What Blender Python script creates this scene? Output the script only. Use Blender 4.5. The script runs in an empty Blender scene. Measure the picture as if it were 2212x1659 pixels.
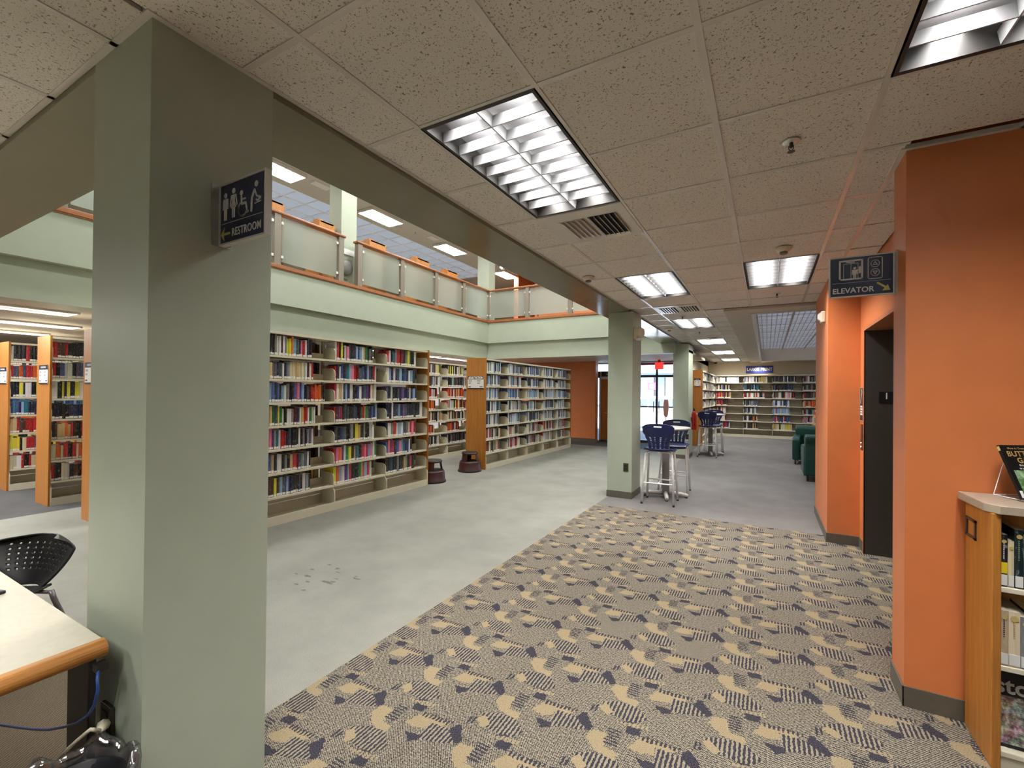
import bpy, bmesh, math, random
from mathutils import Vector, Matrix
random.seed(7)
S = bpy.context.scene
COL = S.collection
PI = math.pi

# ------------------------------------------------------------------ camera, world, sun, exposure
FPX = 967.74
cam_d = bpy.data.cameras.new('camera')
cam = bpy.data.objects.new('camera', cam_d); COL.objects.link(cam)
R_, U_, F_ = Vector((0.872822, 0.487937, 0.009977)), Vector((-0.005661, -0.01032, 0.999931)), Vector((-0.488006, 0.872818, 0.006245))
mw = Matrix.Identity(4)
for i in range(3):
    mw[i][0], mw[i][1], mw[i][2] = R_[i], U_[i], -F_[i]
mw[2][3] = 1.53
cam.matrix_world = mw
cam_d.sensor_width = 36.0
cam_d.lens = FPX / 2212 * 36.0
cam_d.shift_x = -10.03 / 2212
cam_d.shift_y = 12.5 / 2212
cam_d.clip_start = 0.02
cam_d.clip_end = 300
S.camera = cam

w = bpy.data.worlds.new('daylight'); S.world = w; w.use_nodes = True
bg = w.node_tree.nodes['Background']
sky = w.node_tree.nodes.new('ShaderNodeTexSky')
sky.sky_type = 'NISHITA'; sky.sun_disc = False; sky.sun_elevation = math.radians(48); sky.sun_rotation = math.radians(200)
w.node_tree.links.new(sky.outputs[0], bg.inputs[0])
bg.inputs[1].default_value = 4.0
sun_d = bpy.data.lights.new('sun', 'SUN'); sun_d.energy = 45; sun_d.angle = 0.01; sun_d.color = (1, .95, .88)
sun = bpy.data.objects.new('sun', sun_d); COL.objects.link(sun)
sun.rotation_euler = (math.radians(40), 0, math.radians(64))

S.view_settings.view_transform = 'Standard'
S.view_settings.look = 'None'
S.view_settings.exposure = 0.1
S.view_settings.gamma = 1.0
S.view_settings.use_curve_mapping = False
LAMP = 52.0      # watts of one 2x4 troffer

# ------------------------------------------------------------------ helpers
def srgb(r, g, b):
    f = lambda c: (c / 255 / 12.92) if c / 255 <= .04045 else ((c / 255 + .055) / 1.055) ** 2.4
    return (f(r), f(g), f(b), 1)

class NT:
    def __init__(s, name):
        s.m = bpy.data.materials.new(name); s.m.use_nodes = True
        s.t = s.m.node_tree; s.n = s.t.nodes
        s.b = s.n['Principled BSDF']
    def link(s, a, b): s.t.links.new(a, b)
    def node(s, ty, **kw):
        n = s.n.new(ty)
        for k, v in kw.items(): setattr(n, k, v)
        return n
    def put(s, sock, v):
        if isinstance(v, bpy.types.NodeSocket): s.link(v, sock)
        else: sock.default_value = v
    def math(s, op, a, b=None, c=None):
        n = s.node('ShaderNodeMath', operation=op)
        for i, v in enumerate((a, b, c)):
            if v is not None: s.put(n.inputs[i], v)
        return n.outputs[0]
    def vec(s, op, a, b=None, c=None, out=0):
        n = s.node('ShaderNodeVectorMath', operation=op)
        for i, v in enumerate((a, b, c)):
            if v is not None: s.put(n.inputs[i], v)
        return n.outputs[out]
    def mix(s, f, a, b, blend='MIX'):
        n = s.node('ShaderNodeMix', data_type='RGBA', blend_type=blend)
        s.put(n.inputs[0], f); s.put(n.inputs[6], a); s.put(n.inputs[7], b)
        return n.outputs[2]
    def noise(s, vec, scale, detail=2, rough=.5, col=False):
        n = s.node('ShaderNodeTexNoise'); s.put(n.inputs['Scale'], scale); s.put(n.inputs['Detail'], detail); s.put(n.inputs['Roughness'], rough)
        if vec is not None: s.link(vec, n.inputs['Vector'])
        return n.outputs[1 if col else 0]
    def pos(s): return s.node('ShaderNodeNewGeometry').outputs['Position']
    def obj(s): return s.node('ShaderNodeTexCoord').outputs['Object']
    def ramp(s, f, stops):
        n = s.node('ShaderNodeValToRGB'); e = n.color_ramp.elements
        e[0].position, e[0].color = stops[0]; e[1].position, e[1].color = stops[-1]
        for p, c in stops[1:-1]:
            x = e.new(p); x.color = c
        s.link(f, n.inputs[0]); return n.outputs[0]
    def bump(s, h, strength=.3, dist=.01):
        n = s.node('ShaderNodeBump'); n.inputs['Strength'].default_value = strength; n.inputs['Distance'].default_value = dist
        s.link(h, n.inputs['Height']); s.link(n.outputs[0], s.b.inputs['Normal'])

def paint(name, rgb, rough=.5, var=.04, bump=.0, metal=0, spec=.5, scale=30, coat=0):
    t = NT(name); c = srgb(*rgb)
    p = t.pos()
    f = t.noise(p, scale, 3)
    d = tuple(max(0, x * (1 - 2.2 * var)) for x in c[:3]) + (1,); l = tuple(min(1, x * (1 + 2.2 * var)) for x in c[:3]) + (1,)
    t.link(t.ramp(f, [(.25, d), (.75, l)]), t.b.inputs['Base Color'])
    t.b.inputs['Roughness'].default_value = rough; t.b.inputs['Metallic'].default_value = metal
    t.b.inputs['Specular IOR Level'].default_value = spec
    if coat: t.b.inputs['Coat Weight'].default_value = coat
    if bump: t.bump(t.noise(p, 260, 2), bump, .002)
    return t.m

def emit(name, rgb, strength):
    t = NT(name); t.b.inputs['Base Color'].default_value = srgb(*rgb)
    t.b.inputs['Emission Color'].default_value = srgb(*rgb); t.b.inputs['Emission Strength'].default_value = strength
    return t.m

def wood(name, dark, light, axis=2, scale=1.0, rough=.4):
    t = NT(name); p = t.obj()
    mp = t.node('ShaderNodeMapping'); t.link(p, mp.inputs[0])
    sc = [38 * scale] * 3; sc[axis] = 1.6 * scale
    mp.inputs['Scale'].default_value = sc
    f = t.noise(mp.outputs[0], 1.0, 5, .62)
    g = t.noise(mp.outputs[0], 4.0, 2, .5)
    f = t.math('ADD', t.math('MULTIPLY', f, .75), t.math('MULTIPLY', g, .25))
    t.link(t.ramp(f, [(.3, srgb(*dark)), (.7, srgb(*light))]), t.b.inputs['Base Color'])
    t.b.inputs['Roughness'].default_value = rough
    return t.m

def link(o, parent=None):
    COL.objects.link(o)
    if parent is not None: o.parent = parent
    return o

def tag(o, label=None, cat=None, group=None, kind=None):
    if label: o['label'] = label
    if cat: o['category'] = cat
    if group: o['group'] = group
    if kind: o['kind'] = kind
    return o

def thing(name, label, cat, loc=(0, 0, 0), rz=0, group=None):
    o = bpy.data.objects.new(name, None); o.empty_display_size = .1
    COL.objects.link(o); o.location = loc; o.rotation_euler = (0, 0, rz)
    return tag(o, label, cat, group)

def setting(name, loc=(0, 0, 0)):
    o = bpy.data.objects.new(name, None); COL.objects.link(o); o.location = loc; o['kind'] = 'structure'
    return o

class B:
    """collects shapes, builds one mesh object"""
    def __init__(s): s.v = []; s.f = []; s.mi = []; s.sm = []
    def add(s, vs, fs, mi=0, smooth=False):
        o = len(s.v); s.v += [tuple(x) for x in vs]
        for f in fs:
            s.f.append([i + o for i in f]); s.mi.append(mi); s.sm.append(smooth)
        return s
    def box(s, x0, x1, y0, y1, z0, z1, mi=0):
        if x1 < x0: x0, x1 = x1, x0
        if y1 < y0: y0, y1 = y1, y0
        if z1 < z0: z0, z1 = z1, z0
        return s.add([(x0, y0, z0), (x1, y0, z0), (x1, y1, z0), (x0, y1, z0), (x0, y0, z1), (x1, y0, z1), (x1, y1, z1), (x0, y1, z1)],
                     [(0, 3, 2, 1), (4, 5, 6, 7), (0, 1, 5, 4), (1, 2, 6, 5), (2, 3, 7, 6), (3, 0, 4, 7)], mi)
    def quad(s, a, b, c, d, mi=0): return s.add([a, b, c, d], [(0, 1, 2, 3)], mi)
    def prism(s, pts, a, b, axis='y', mi=0):
        """2-D outline pts extruded from a to b along an axis; pts are the other two axes in order"""
        def P(p, h): return {'y': (p[0], h, p[1]), 'x': (h, p[0], p[1]), 'z': (p[0], p[1], h)}[axis]
        n = len(pts)
        return s.add([P(p, a) for p in pts] + [P(p, b) for p in pts],
                     [tuple(range(n)), tuple(range(2 * n - 1, n - 1, -1))] + [(i, i + n, (i + 1) % n + n, (i + 1) % n) for i in range(n)], mi)
    def lathe(s, prof, c=(0, 0, 0), n=20, mi=0, smooth=True, cap=True):
        vs = []; fs = []
        for r, z in prof:
            for k in range(n):
                a = 2 * PI * k / n; vs.append((c[0] + r * math.cos(a), c[1] + r * math.sin(a), c[2] + z))
        for j in range(len(prof) - 1):
            for k in range(n):
                fs.append((j * n + k, j * n + (k + 1) % n, (j + 1) * n + (k + 1) % n, (j + 1) * n + k))
        s.add(vs, fs, mi, smooth)
        if cap:
            m = len(prof) - 1
            o = len(s.v) - len(vs)
            s.f.append([o + k for k in range(n)][::-1]); s.mi.append(mi); s.sm.append(False)
            s.f.append([o + m * n + k for k in range(n)]); s.mi.append(mi); s.sm.append(False)
        return s
    def tube(s, path, r, n=8, mi=0, closed=False):
        P = [Vector(p) for p in path]; m = len(P); rings = []
        up = None
        for i in range(m):
            a = P[i - 1] if (i > 0 or closed) else P[i]; b = P[(i + 1) % m] if (i < m - 1 or closed) else P[i]
            t = (b - a).normalized()
            if up is None:
                up = Vector((0, 0, 1)) if abs(t.z) < .9 else Vector((1, 0, 0))
            x = t.cross(up).normalized(); y = x.cross(t).normalized(); up = y
            rr = r[i] if isinstance(r, (list, tuple)) else r
            rings.append([P[i] + x * (rr * math.cos(2 * PI * k / n)) + y * (rr * math.sin(2 * PI * k / n)) for k in range(n)])
        vs = [q for g in rings for q in g]; fs = []
        for i in range(m if closed else m - 1):
            j = (i + 1) % m
            for k in range(n): fs.append((i * n + k, j * n + k, j * n + (k + 1) % n, i * n + (k + 1) % n))
        s.add(vs, fs, mi, True)
        if not closed:
            o = len(s.v) - len(vs)
            s.f.append([o + k for k in range(n)]); s.mi.append(mi); s.sm.append(False)
            s.f.append([o + (m - 1) * n + k for k in range(n)][::-1]); s.mi.append(mi); s.sm.append(False)
        return s
    def mesh(s, name, mats):
        me = bpy.data.meshes.new(name); me.from_pydata(s.v, [], s.f); me.update()
        for m in (mats if isinstance(mats, (list, tuple)) else [mats]): me.materials.append(m)
        me.polygons.foreach_set('material_index', s.mi); me.polygons.foreach_set('use_smooth', s.sm)
        bm = bmesh.new(); bm.from_mesh(me); bmesh.ops.recalc_face_normals(bm, faces=bm.faces); bm.to_mesh(me); bm.free()
        return me
    def build(s, name, mats, parent=None, loc=(0, 0, 0), rz=0, bevel=0):
        o = bpy.data.objects.new(name, s.mesh(name, mats)); link(o, parent); o.location = loc; o.rotation_euler = (0, 0, rz)
        if bevel:
            md = o.modifiers.new('bevel', 'BEVEL'); md.width = bevel; md.segments = 2; md.limit_method = 'ANGLE'
        return o

def copy(o, parent=None, loc=None, name=None):
    c = o.copy(); COL.objects.link(c)
    if name: c.name = name
    if parent is not None: c.parent = parent
    if loc is not None: c.location = loc
    return c

def copy_tree(o, loc=None, rz=None, label=None, parent=None):
    c = o.copy(); COL.objects.link(c)
    if parent is not None: c.parent = parent
    if loc is not None: c.location = loc
    if rz is not None: c.rotation_euler = (0, 0, rz)
    if label: c['label'] = label
    for ch in list(o.children): copy_tree(ch, parent=c)
    return c

def struct(name, b, m, parent=None, bevel=0):
    o = b.build(name, m, parent, bevel=bevel)
    if parent is None: o['kind'] = 'structure'
    return o

def text(name, body, size, m, parent, loc, rot, offset=0, extrude=.0008, space=1.0, ax='CENTER', xs=1.0):
    c = bpy.data.curves.new(name, 'FONT'); c.body = body; c.size = size; c.extrude = extrude; c.offset = offset
    c.align_x = ax; c.align_y = 'CENTER'; c.space_character = space; c.resolution_u = 3
    c.materials.append(m)
    tmp = bpy.data.objects.new('lettering_curve', c)
    me = bpy.data.meshes.new_from_object(tmp); me.name = name
    if not me.materials: me.materials.append(m)
    bpy.data.objects.remove(tmp)
    o = bpy.data.objects.new(name, me); link(o, parent); o.location = loc; o.rotation_euler = rot; o.scale = (xs, 1, 1)
    return o

# ------------------------------------------------------------------ materials
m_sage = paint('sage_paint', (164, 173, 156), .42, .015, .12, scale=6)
m_soffit_shaded = paint('sage_soffit_shaded', (120, 118, 97), .15, .015, .0, scale=6)  # wall sage darkened: shade of the downward face is put into the colour
m_soffit_shaded_matt = paint('sage_soffit_shaded_matt', (120, 118, 97), .5, .015, .0, scale=6)  # same shade-darkened sage, rougher
m_orange = paint('orange_paint', (208, 122, 72), .42, .02, .15, scale=6)
m_tan = paint('tan_paint', (196, 182, 158), .5, .015, .1, scale=6)
m_white_wall = paint('white_paint', (215, 214, 216), .5, .01, .1, scale=6)
m_base = paint('rubber_base', (92, 86, 76), .45, .03)
m_tbar = paint('white_enamel', (210, 205, 197), .22, .01)
m_gloss = paint('gloss_drywall', (196, 198, 196), .22, .01)
m_plaster = paint('plaster', (188, 178, 164), .6, .02, .15, scale=4)
m_metal_shelf = paint('putty_steel', (218, 210, 188), .4, .015, scale=8)
m_metal_shelf_in = paint('putty_steel_back', (194, 186, 166), .45, .015, scale=8)
m_oak = wood('honey_oak', (150, 92, 32), (190, 128, 56), 2)
m_oak_h = wood('honey_oak_rail', (128, 76, 42), (172, 108, 66), 1)
m_oak_desk = wood('desk_nosing_oak', (150, 92, 36), (198, 138, 66), 1)
m_navy = paint('navy_sign_face', (24, 30, 62), .35, .02)
m_signwhite = paint('sign_white', (225, 224, 222), .4, .01)
m_signgreen = paint('sign_lime', (196, 196, 110), .4, .01)
m_alu = paint('brushed_aluminium', (186, 184, 180), .32, .03, metal=.7)
m_alu_lite = paint('satin_aluminium', (205, 203, 198), .4, .02, metal=.3)
m_steelpost = paint('taupe_steel', (124, 116, 104), .4, .02)
m_chrome = paint('bright_clip', (235, 235, 230), .2, .01, metal=.4)
m_black = paint('black_plastic', (22, 22, 24), .4, .05)
m_blackmetal = paint('black_metal', (12, 12, 14), .35, .05)
m_dark = paint('dark_void', (18, 16, 14), .8, .02)
m_bluechair = paint('blue_shell_plastic', (18, 29, 74), .35, .03)
m_whitemetal = paint('white_tube', (240, 240, 240), .3, .01)
m_greymetal = paint('grey_column_metal', (118, 116, 114), .4, .02)
m_tabletop = paint('pale_laminate', (206, 204, 198), .35, .01)
m_green = paint('green_leatherette', (14, 62, 54), .32, .05)
m_maroon = paint('maroon_steel', (62, 26, 26), .38, .05)
m_rubber = paint('black_rubber', (26, 24, 24), .7, .05)
m_cream = paint('cream_plastic', (222, 212, 188), .4, .01)
m_bronze = paint('dark_bronze', (66, 58, 50), .38, .03, metal=.3)
m_elev = paint('elevator_enamel', (64, 58, 52), .45, .03)
m_pinkframe = paint('salmon_frame', (188, 120, 86), .35, .02, metal=.2)
m_laminate = paint('grey_beige_laminate', (168, 152, 134), .4, .03)
m_desk = paint('pale_desk_laminate', (204, 198, 178), .4, .02)
m_ext = paint('concrete', (190, 190, 188), .9, .05)
m_asphalt = paint('asphalt', (120, 120, 122), .9, .05)
m_carwhite = paint('car_white', (235, 238, 240), .2, .01)
m_bluefac = paint('blue_grey_facade', (86, 104, 128), .7, .05)
m_red = paint('red_enamel', (176, 26, 20), .3, .03)
m_pink = paint('pink_sign', (214, 60, 120), .5, .03)
m_leaf = paint('leaf_green', (70, 128, 62), .4, .08)
m_frame_dark = paint('fixture_frame', (40, 37, 34), .5, .02)
m_louver = paint('white_louver', (178, 178, 180), .25, .01)
m_exit = emit('exit_red', (225, 50, 45), 1.6)
m_bluepanel = emit('luminous_panel', (172, 182, 200), .42)
m_carpetgrey = None

def glass(name, tint=(1, 1, 1), refl=.12):
    t = NT(name); o = t.n['Material Output']
    a = t.node('ShaderNodeBsdfTransparent'); a.inputs[0].default_value = (*tint, 1)
    g = t.node('ShaderNodeBsdfGlossy'); g.inputs['Roughness'].default_value = .02
    f = t.node('ShaderNodeFresnel'); f.inputs[0].default_value = 1.45
    mx = t.node('ShaderNodeMixShader'); t.link(f.outputs[0], mx.inputs[0]); t.link(a.outputs[0], mx.inputs[1]); t.link(g.outputs[0], mx.inputs[2])
    t.link(mx.outputs[0], o.inputs[0]); return t.m
m_glass = glass('clear_glass', (.96, .98, .98))

def frosted():
    t = NT('frosted_glass'); o = t.n['Material Output']
    a = t.node('ShaderNodeBsdfTranslucent'); a.inputs[0].default_value = (.66, .70, .65, 1)
    d = t.node('ShaderNodeBsdfDiffuse'); d.inputs[0].default_value = (.36, .40, .36, 1)
    x = t.node('ShaderNodeMixShader'); x.inputs[0].default_value = .5
    t.link(a.outputs[0], x.inputs[1]); t.link(d.outputs[0], x.inputs[2])
    g = t.node('ShaderNodeBsdfGlossy'); g.inputs['Roughness'].default_value = .25
    z = t.node('ShaderNodeMixShader'); z.inputs[0].default_value = .36
    tp = t.node('ShaderNodeBsdfTransparent'); tp.inputs[0].default_value = (.9, .92, .88, 1)
    t.link(x.outputs[0], z.inputs[1]); t.link(tp.outputs[0], z.inputs[2])
    y = t.node('ShaderNodeMixShader'); y.inputs[0].default_value = .06
    t.link(z.outputs[0], y.inputs[1]); t.link(g.outputs[0], y.inputs[2]); t.link(y.outputs[0], o.inputs[0]); return t.m
m_frost = frosted()

def tile_material():
    t = NT('fissured_mineral_tile'); p = t.pos()
    f1 = t.noise(p, 95, 2, .55); f2 = t.noise(p, 48, 3, .6)
    fis = t.math('MULTIPLY', t.ramp(f1, [(.35, (1, 1, 1, 1)), (.40, (0, 0, 0, 1))]), t.ramp(f2, [(.40, (0, 0, 0, 1)), (.56, (1, 1, 1, 1))]))
    v = t.node('ShaderNodeTexVoronoi'); v.inputs['Scale'].default_value = 105; t.link(p, v.inputs['Vector'])
    pin = t.math('LESS_THAN', v.outputs['Distance'], .2)
    rnd = t.math('GREATER_THAN', t.noise(p, 60, 1), .47)
    hole = t.math('MAXIMUM', fis, t.math('MULTIPLY', pin, rnd))
    base = t.ramp(t.noise(p, 300, 2), [(.3, srgb(206, 200, 190)), (.7, srgb(226, 221, 212))])
    t.link(t.mix(hole, base, srgb(124, 112, 96)), t.b.inputs['Base Color'])
    t.b.inputs['Roughness'].default_value = .85; t.b.inputs['Specular IOR Level'].default_value = .2
    return t.m
m_tile = tile_material()

def carpet_plain(name, a, b, stain=False, cord=False):
    t = NT(name); p = t.pos()
    f = t.noise(p, 260, 2, .6); g = t.noise(p, 2.2, 4, .6)
    col = t.ramp(f, [(.3, srgb(*a)), (.7, srgb(*b))])
    sh = t.ramp(g, [(.3, (.86, .86, .86, 1)), (.7, (1.06, 1.06, 1.06, 1))])
    col = t.mix(1.0, col, sh, 'MULTIPLY')
    if cord:
        sp = t.node('ShaderNodeSeparateXYZ'); t.link(p, sp.inputs[0])
        wv = t.math('SINE', t.math('ADD', t.math('MULTIPLY', t.math('ADD', sp.outputs[0], t.math('MULTIPLY', sp.outputs[1], .7)), 420), t.math('MULTIPLY', t.noise(p, 40, 2), 7)))
        col = t.mix(t.math('MULTIPLY', t.math('GREATER_THAN', wv, .1), .55), col, srgb(60, 54, 46))
    if stain:
        spots = [(-3.06, 2.40, .05, .012), (-3.05, 2.48, .018, .006), (-3.03, 2.43, .02, .007), (-3.09, 2.215, .014, .006), (-3.235, 2.254, .02, .008), (-3.217, 2.632, .018, .01), (-2.914, 2.567, .03, .008),
                 (-3.348, 2.651, .012, .008), (-3.386, 2.509, .014, .01), (-2.95, 2.6, .014, .006), (-3.15, 2.58, .02, .006), (-3.3, 2.4, .03, .01), (-3.2, 2.33, .02, .008), (-3.42, 2.38, .016, .006)]
        jit = t.vec('ADD', p, t.vec('MULTIPLY', t.vec('SUBTRACT', t.noise(p, 30, 2, .6, True), (.5, .5, .5)), (.035, .035, 0)))
        mk = None
        for x, y, rx, ry in spots:
            d = t.vec('LENGTH', t.vec('MULTIPLY', t.vec('SUBTRACT', jit, (x, y, 0)), (.62 / rx, .62 / ry, 0)), out=1)
            mk = d if mk is None else t.math('MINIMUM', mk, d)
        k = t.ramp(mk, [(.7, (1, 1, 1, 1)), (1.25, (0, 0, 0, 1))])
        col = t.mix(t.math('MULTIPLY', k, .75), col, srgb(92, 88, 80))
    t.link(col, t.b.inputs['Base Color']); t.b.inputs['Roughness'].default_value = .95; t.b.inputs['Specular IOR Level'].default_value = .1
    t.bump(f, .5, .004)
    return t.m
m_pale = carpet_plain('pale_grey_carpet', (120, 120, 113), (149, 148, 140), stain=True)
m_greyc = carpet_plain('mid_grey_carpet', (92, 90, 89), (130, 127, 124))
m_darkc = carpet_plain('dark_grey_carpet', (70, 70, 72), (98, 97, 98))
m_cord = carpet_plain('ribbed_brown_carpet', (104, 92, 76), (132, 118, 100), cord=True)

def carpet_pattern():
    t = NT('patterned_carpet'); p = t.pos()
    W, H = .470, .366
    d = t.vec('SUBTRACT', t.noise(p, 62, 2, .6, True), (.5, .5, .5))
    q = t.vec('SUBTRACT', t.vec('ADD', p, t.vec('MULTIPLY', d, (.034, .028, 0))), (-.698, 2.278, 0))
    q = t.vec('ADD', q, t.vec('MULTIPLY', q, (0, 0, 0)))
    sp = t.node('ShaderNodeSeparateXYZ'); t.link(p, sp.inputs[0])
    X, Yc = sp.outputs[0], sp.outputs[1]
    def poly(pts):
        cx = sum(a for a, b in pts) / len(pts); cy = sum(b for a, b in pts) / len(pts)
        wv = t.vec('WRAP', q, (cx + W / 2, cy + H / 2, 1), (cx - W / 2, cy - H / 2, -1))
        s2 = t.node('ShaderNodeSeparateXYZ'); t.link(wv, s2.inputs[0])
        area = sum(pts[i][0] * pts[(i + 1) % len(pts)][1] - pts[(i + 1) % len(pts)][0] * pts[i][1] for i in range(len(pts)))
        if area < 0: pts = pts[::-1]
        cur = None
        for i in range(len(pts)):
            (x0, y0), (x1, y1) = pts[i], pts[(i + 1) % len(pts)]
            nx, ny = -(y1 - y0), (x1 - x0); L = math.hypot(nx, ny); nx /= L; ny /= L
            e = t.math('MULTIPLY_ADD', s2.outputs[0], nx, t.math('MULTIPLY_ADD', s2.outputs[1], ny, -(nx * x0 + ny * y0)))
            cur = e if cur is None else t.math('MINIMUM', cur, e)
        return t.math('GREATER_THAN', cur, 0)
    wob = t.math('MULTIPLY', t.noise(p, 70, 1), .012)
    def stripes(co, period, duty):
        return t.math('GREATER_THAN', t.math('SINE', t.math('MULTIPLY', t.math('ADD', co, wob), 2 * PI / period)), duty)
    vs = stripes(X, .0188, -.1); hs = stripes(Yc, .0175, .1)
    # woven ground
    gr = t.math('MULTIPLY', t.math('SINE', t.math('MULTIPLY', t.math('ADD', X, t.math('MULTIPLY', d if False else t.noise(p, 120, 1), .006)), 2 * PI / .0098)), t.math('SINE', t.math('MULTIPLY', Yc, 2 * PI / .0112)))
    gr = t.math('ADD', gr, t.math('MULTIPLY', t.math('SUBTRACT', t.noise(p, 120, 2, .6), .5), 3.2))
    ground = t.ramp(t.math('MULTIPLY_ADD', gr, .5, .5), [(.34, srgb(40, 38, 40)), (.68, srgb(144, 135, 119))])
    fuzz = t.noise(p, 210, 2, .65)
    tan = t.ramp(fuzz, [(.3, srgb(112, 99, 78)), (.7, srgb(156, 140, 112))])
    navy = t.ramp(fuzz, [(.38, srgb(26, 25, 38)), (.72, srgb(78, 75, 80))])
    lite = t.ramp(fuzz, [(.3, srgb(106, 98, 84)), (.7, srgb(150, 139, 120))])
    col = ground
    def over(mask, c):
        nonlocal col
        col = t.mix(mask, col, c)
    over(poly([(-.02, -.115), (.058, -.07), (.15, -.062), (.222, -.126), (.17, -.19), (.05, -.175), (.01, -.14)]), t.mix(vs, lite, navy))
    over(poly([(-.012, -.15), (.009, -.108), (.062, -.155), (.04, -.19)]), tan)
    over(t.math('MULTIPLY', poly([(-.046, -.153), (-.012, -.145), (-.012, -.194), (-.046, -.204)]), vs), navy)
    over(poly([(.045, -.209), (.071, -.172), (.152, -.174), (.225, -.128), (.222, -.162), (.12, -.2)]), navy)
    over(t.math('MULTIPLY', poly([(.075, -.206), (.15, -.186), (.232, -.172), (.235, -.196), (.15, -.214)]), vs), tan)
    over(poly([(.143, -.256), (.146, -.210), (.207, -.205), (.21, -.248)]), navy)
    over(poly([(0, 0), (.009, .053), (.077, .064), (.089, -.022), (.05, -.05)]), tan)
    over(poly([(.045, -.05), (.081, -.022), (.152, -.021), (.15, -.065), (.081, -.06)]), tan)
    over(t.math('MULTIPLY', poly([(.078, 0), (.078, .105), (.137, .112), (.137, .005)]), hs), navy)
    over(poly([(.18, .03), (.216, .117), (.382, .126), (.292, .046), (.24, .025)]), tan)
    over(t.math('MULTIPLY', poly([(.212, .098), (.216, .128), (.385, .14), (.372, .112)]), vs), navy)
    over(poly([(.285, .088), (.41, .095), (.472, .044), (.397, .010), (.30, -.02)]), t.mix(vs, lite, navy))
    over(poly([(.405, .14), (.425, .14), (.48, .066), (.465, .036), (.387, .087)]), navy)
    over(poly([(.222, -.008), (.297, .0), (.305, -.03), (.272, -.055)]), navy)
    t.link(col, t.b.inputs['Base Color']); t.b.inputs['Roughness'].default_value = .95; t.b.inputs['Specular IOR Level'].default_value = .1
    t.bump(fuzz, .4, .004)
    return t.m
m_pattern = carpet_pattern()

def book_material():
    t = NT('book_cloth')
    a = t.node('ShaderNodeAttribute'); a.attribute_name = 'Col'
    p = t.pos()
    mp = t.node('ShaderNodeMapping'); t.link(p, mp.inputs[0]); mp.inputs['Scale'].default_value = (90, 90, 26)
    n = t.noise(mp.outputs[0], 1.0, 3, .65)
    letters = t.ramp(n, [(.58, (0, 0, 0, 1)), (.66, (1, 1, 1, 1))])
    mp2 = t.node('ShaderNodeMapping'); t.link(p, mp2.inputs[0]); mp2.inputs['Scale'].default_value = (14, 14, 9)
    hue = t.noise(mp2.outputs[0], 1.0, 1, .5, True)
    c2 = t.mix(.5, t.mix(.6, a.outputs[0], hue, 'OVERLAY'), (.75, .72, .66, 1))
    c = t.mix(t.math('MULTIPLY', t.math('MULTIPLY', letters, a.outputs['Alpha']), .55), a.outputs[0], c2)
    t.link(c, t.b.inputs['Base Color']); t.b.inputs['Roughness'].default_value = .3
    return t.m
m_book = book_material()

# ------------------------------------------------------------------ floor
CE = 2.756            # corridor ceiling
fl = struct('floor', B().box(-15.4, 4.8, -4.4, 19, -.3, -.012), m_dark)
def carpet(name, x0, x1, y0, y1, m, parts=None):
    b = B()
    for a in (parts or [(x0, x1, y0, y1)]): b.box(a[0], a[1], a[2], a[3], -.012, 0)
    return struct(name, b, m, fl)
carpet('patterned_carpet', 0, 0, 0, 0, m_pattern, [(-2.06, 4.6, -4.2, 5.95)])
carpet('grey_carpet', 0, 0, 0, 0, m_greyc, [(-1.76, 4.6, 5.95, 18.9), (-2.06, -1.76, 5.95, 7.0)])
carpet('pale_carpet', 0, 0, 0, 0, m_pale, [(-7.72, -2.06, .95, 12.55), (-2.06, -1.76, 7.0, 12.55)])
carpet('dark_carpet', 0, 0, 0, 0, m_darkc, [(-15.2, -7.72, .95, 14.2), (-7.72, -1.76, 12.55, 14.2)])
carpet('ribbed_carpet', 0, 0, 0, 0, m_cord, [(-15.2, -2.06, -4.2, .95)])

# ------------------------------------------------------------------ outer shell (keeps the sky out everywhere but at the glazed entrance)
struct('wall_behind', B().box(-15.4, 4.8, -4.4, -4.2, 0, 6.9), m_sage)
struct('wall_left', B().box(-15.4, -15.2, -4.2, 20, 0, 6.9), m_tan)
struct('wall_right', B().box(4.6, 4.8, -4.2, 19, 0, 6.9), m_tan)
struct('roof', B().box(-15.4, 4.8, -4.4, 14.4, 6.75, 6.95).box(-15.4, -6.9, 14.4, 20.2, 6.75, 6.95).box(-2.2, 4.8, 14.4, 19, 6.75, 6.95), m_dark)
# far ground-floor wall with the entrance opening (x -3.62..-1.97)
struct('wall_entrance', B().box(-15.2, -5.02, 14.2, 14.4, 0, 2.6).box(-5.02, -3.62, 14.2, 14.4, 2.49, 2.6).box(-3.74, -3.62, 14.2, 14.4, 0, 2.49).box(-4.80, -3.74, 14.2, 14.4, 0, 2.26), m_white_wall)
struct('wall_entrance_upper', B().box(-15.2, -7.0, 19.9, 20.1, 2.6, 6.9).box(-7.11, -6.9, 14.4, 19.9, 2.55, 6.75).box(-7.1, -1.9, 14.25, 14.4, 2.51, 6.75), m_tan)
# reading-room walls
struct('wall_reading_side', B().box(-2.17, -1.97, 12.9, 18.8, 0, 6.9).box(-2.17, -1.97, 11.2, 12.9, 2.756, 6.9), m_tan)
struct('wall_reading_back', B().box(-1.97, 4.6, 18.6, 18.8, 0, 6.9), m_tan)
# walls over the corridor edge of the void (upper floor)
struct('wall_void_side', B().box(-2.2, -1.9, 1.0, 14.4, 2.9, 6.75).box(-2.17, -1.97, 14.4, 19, 2.6, 6.75), m_sage)
struct('wall_void_near', B().box(-15.2, -1.9, .70, 1.0, 3.06, 6.75), m_sage)

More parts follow.
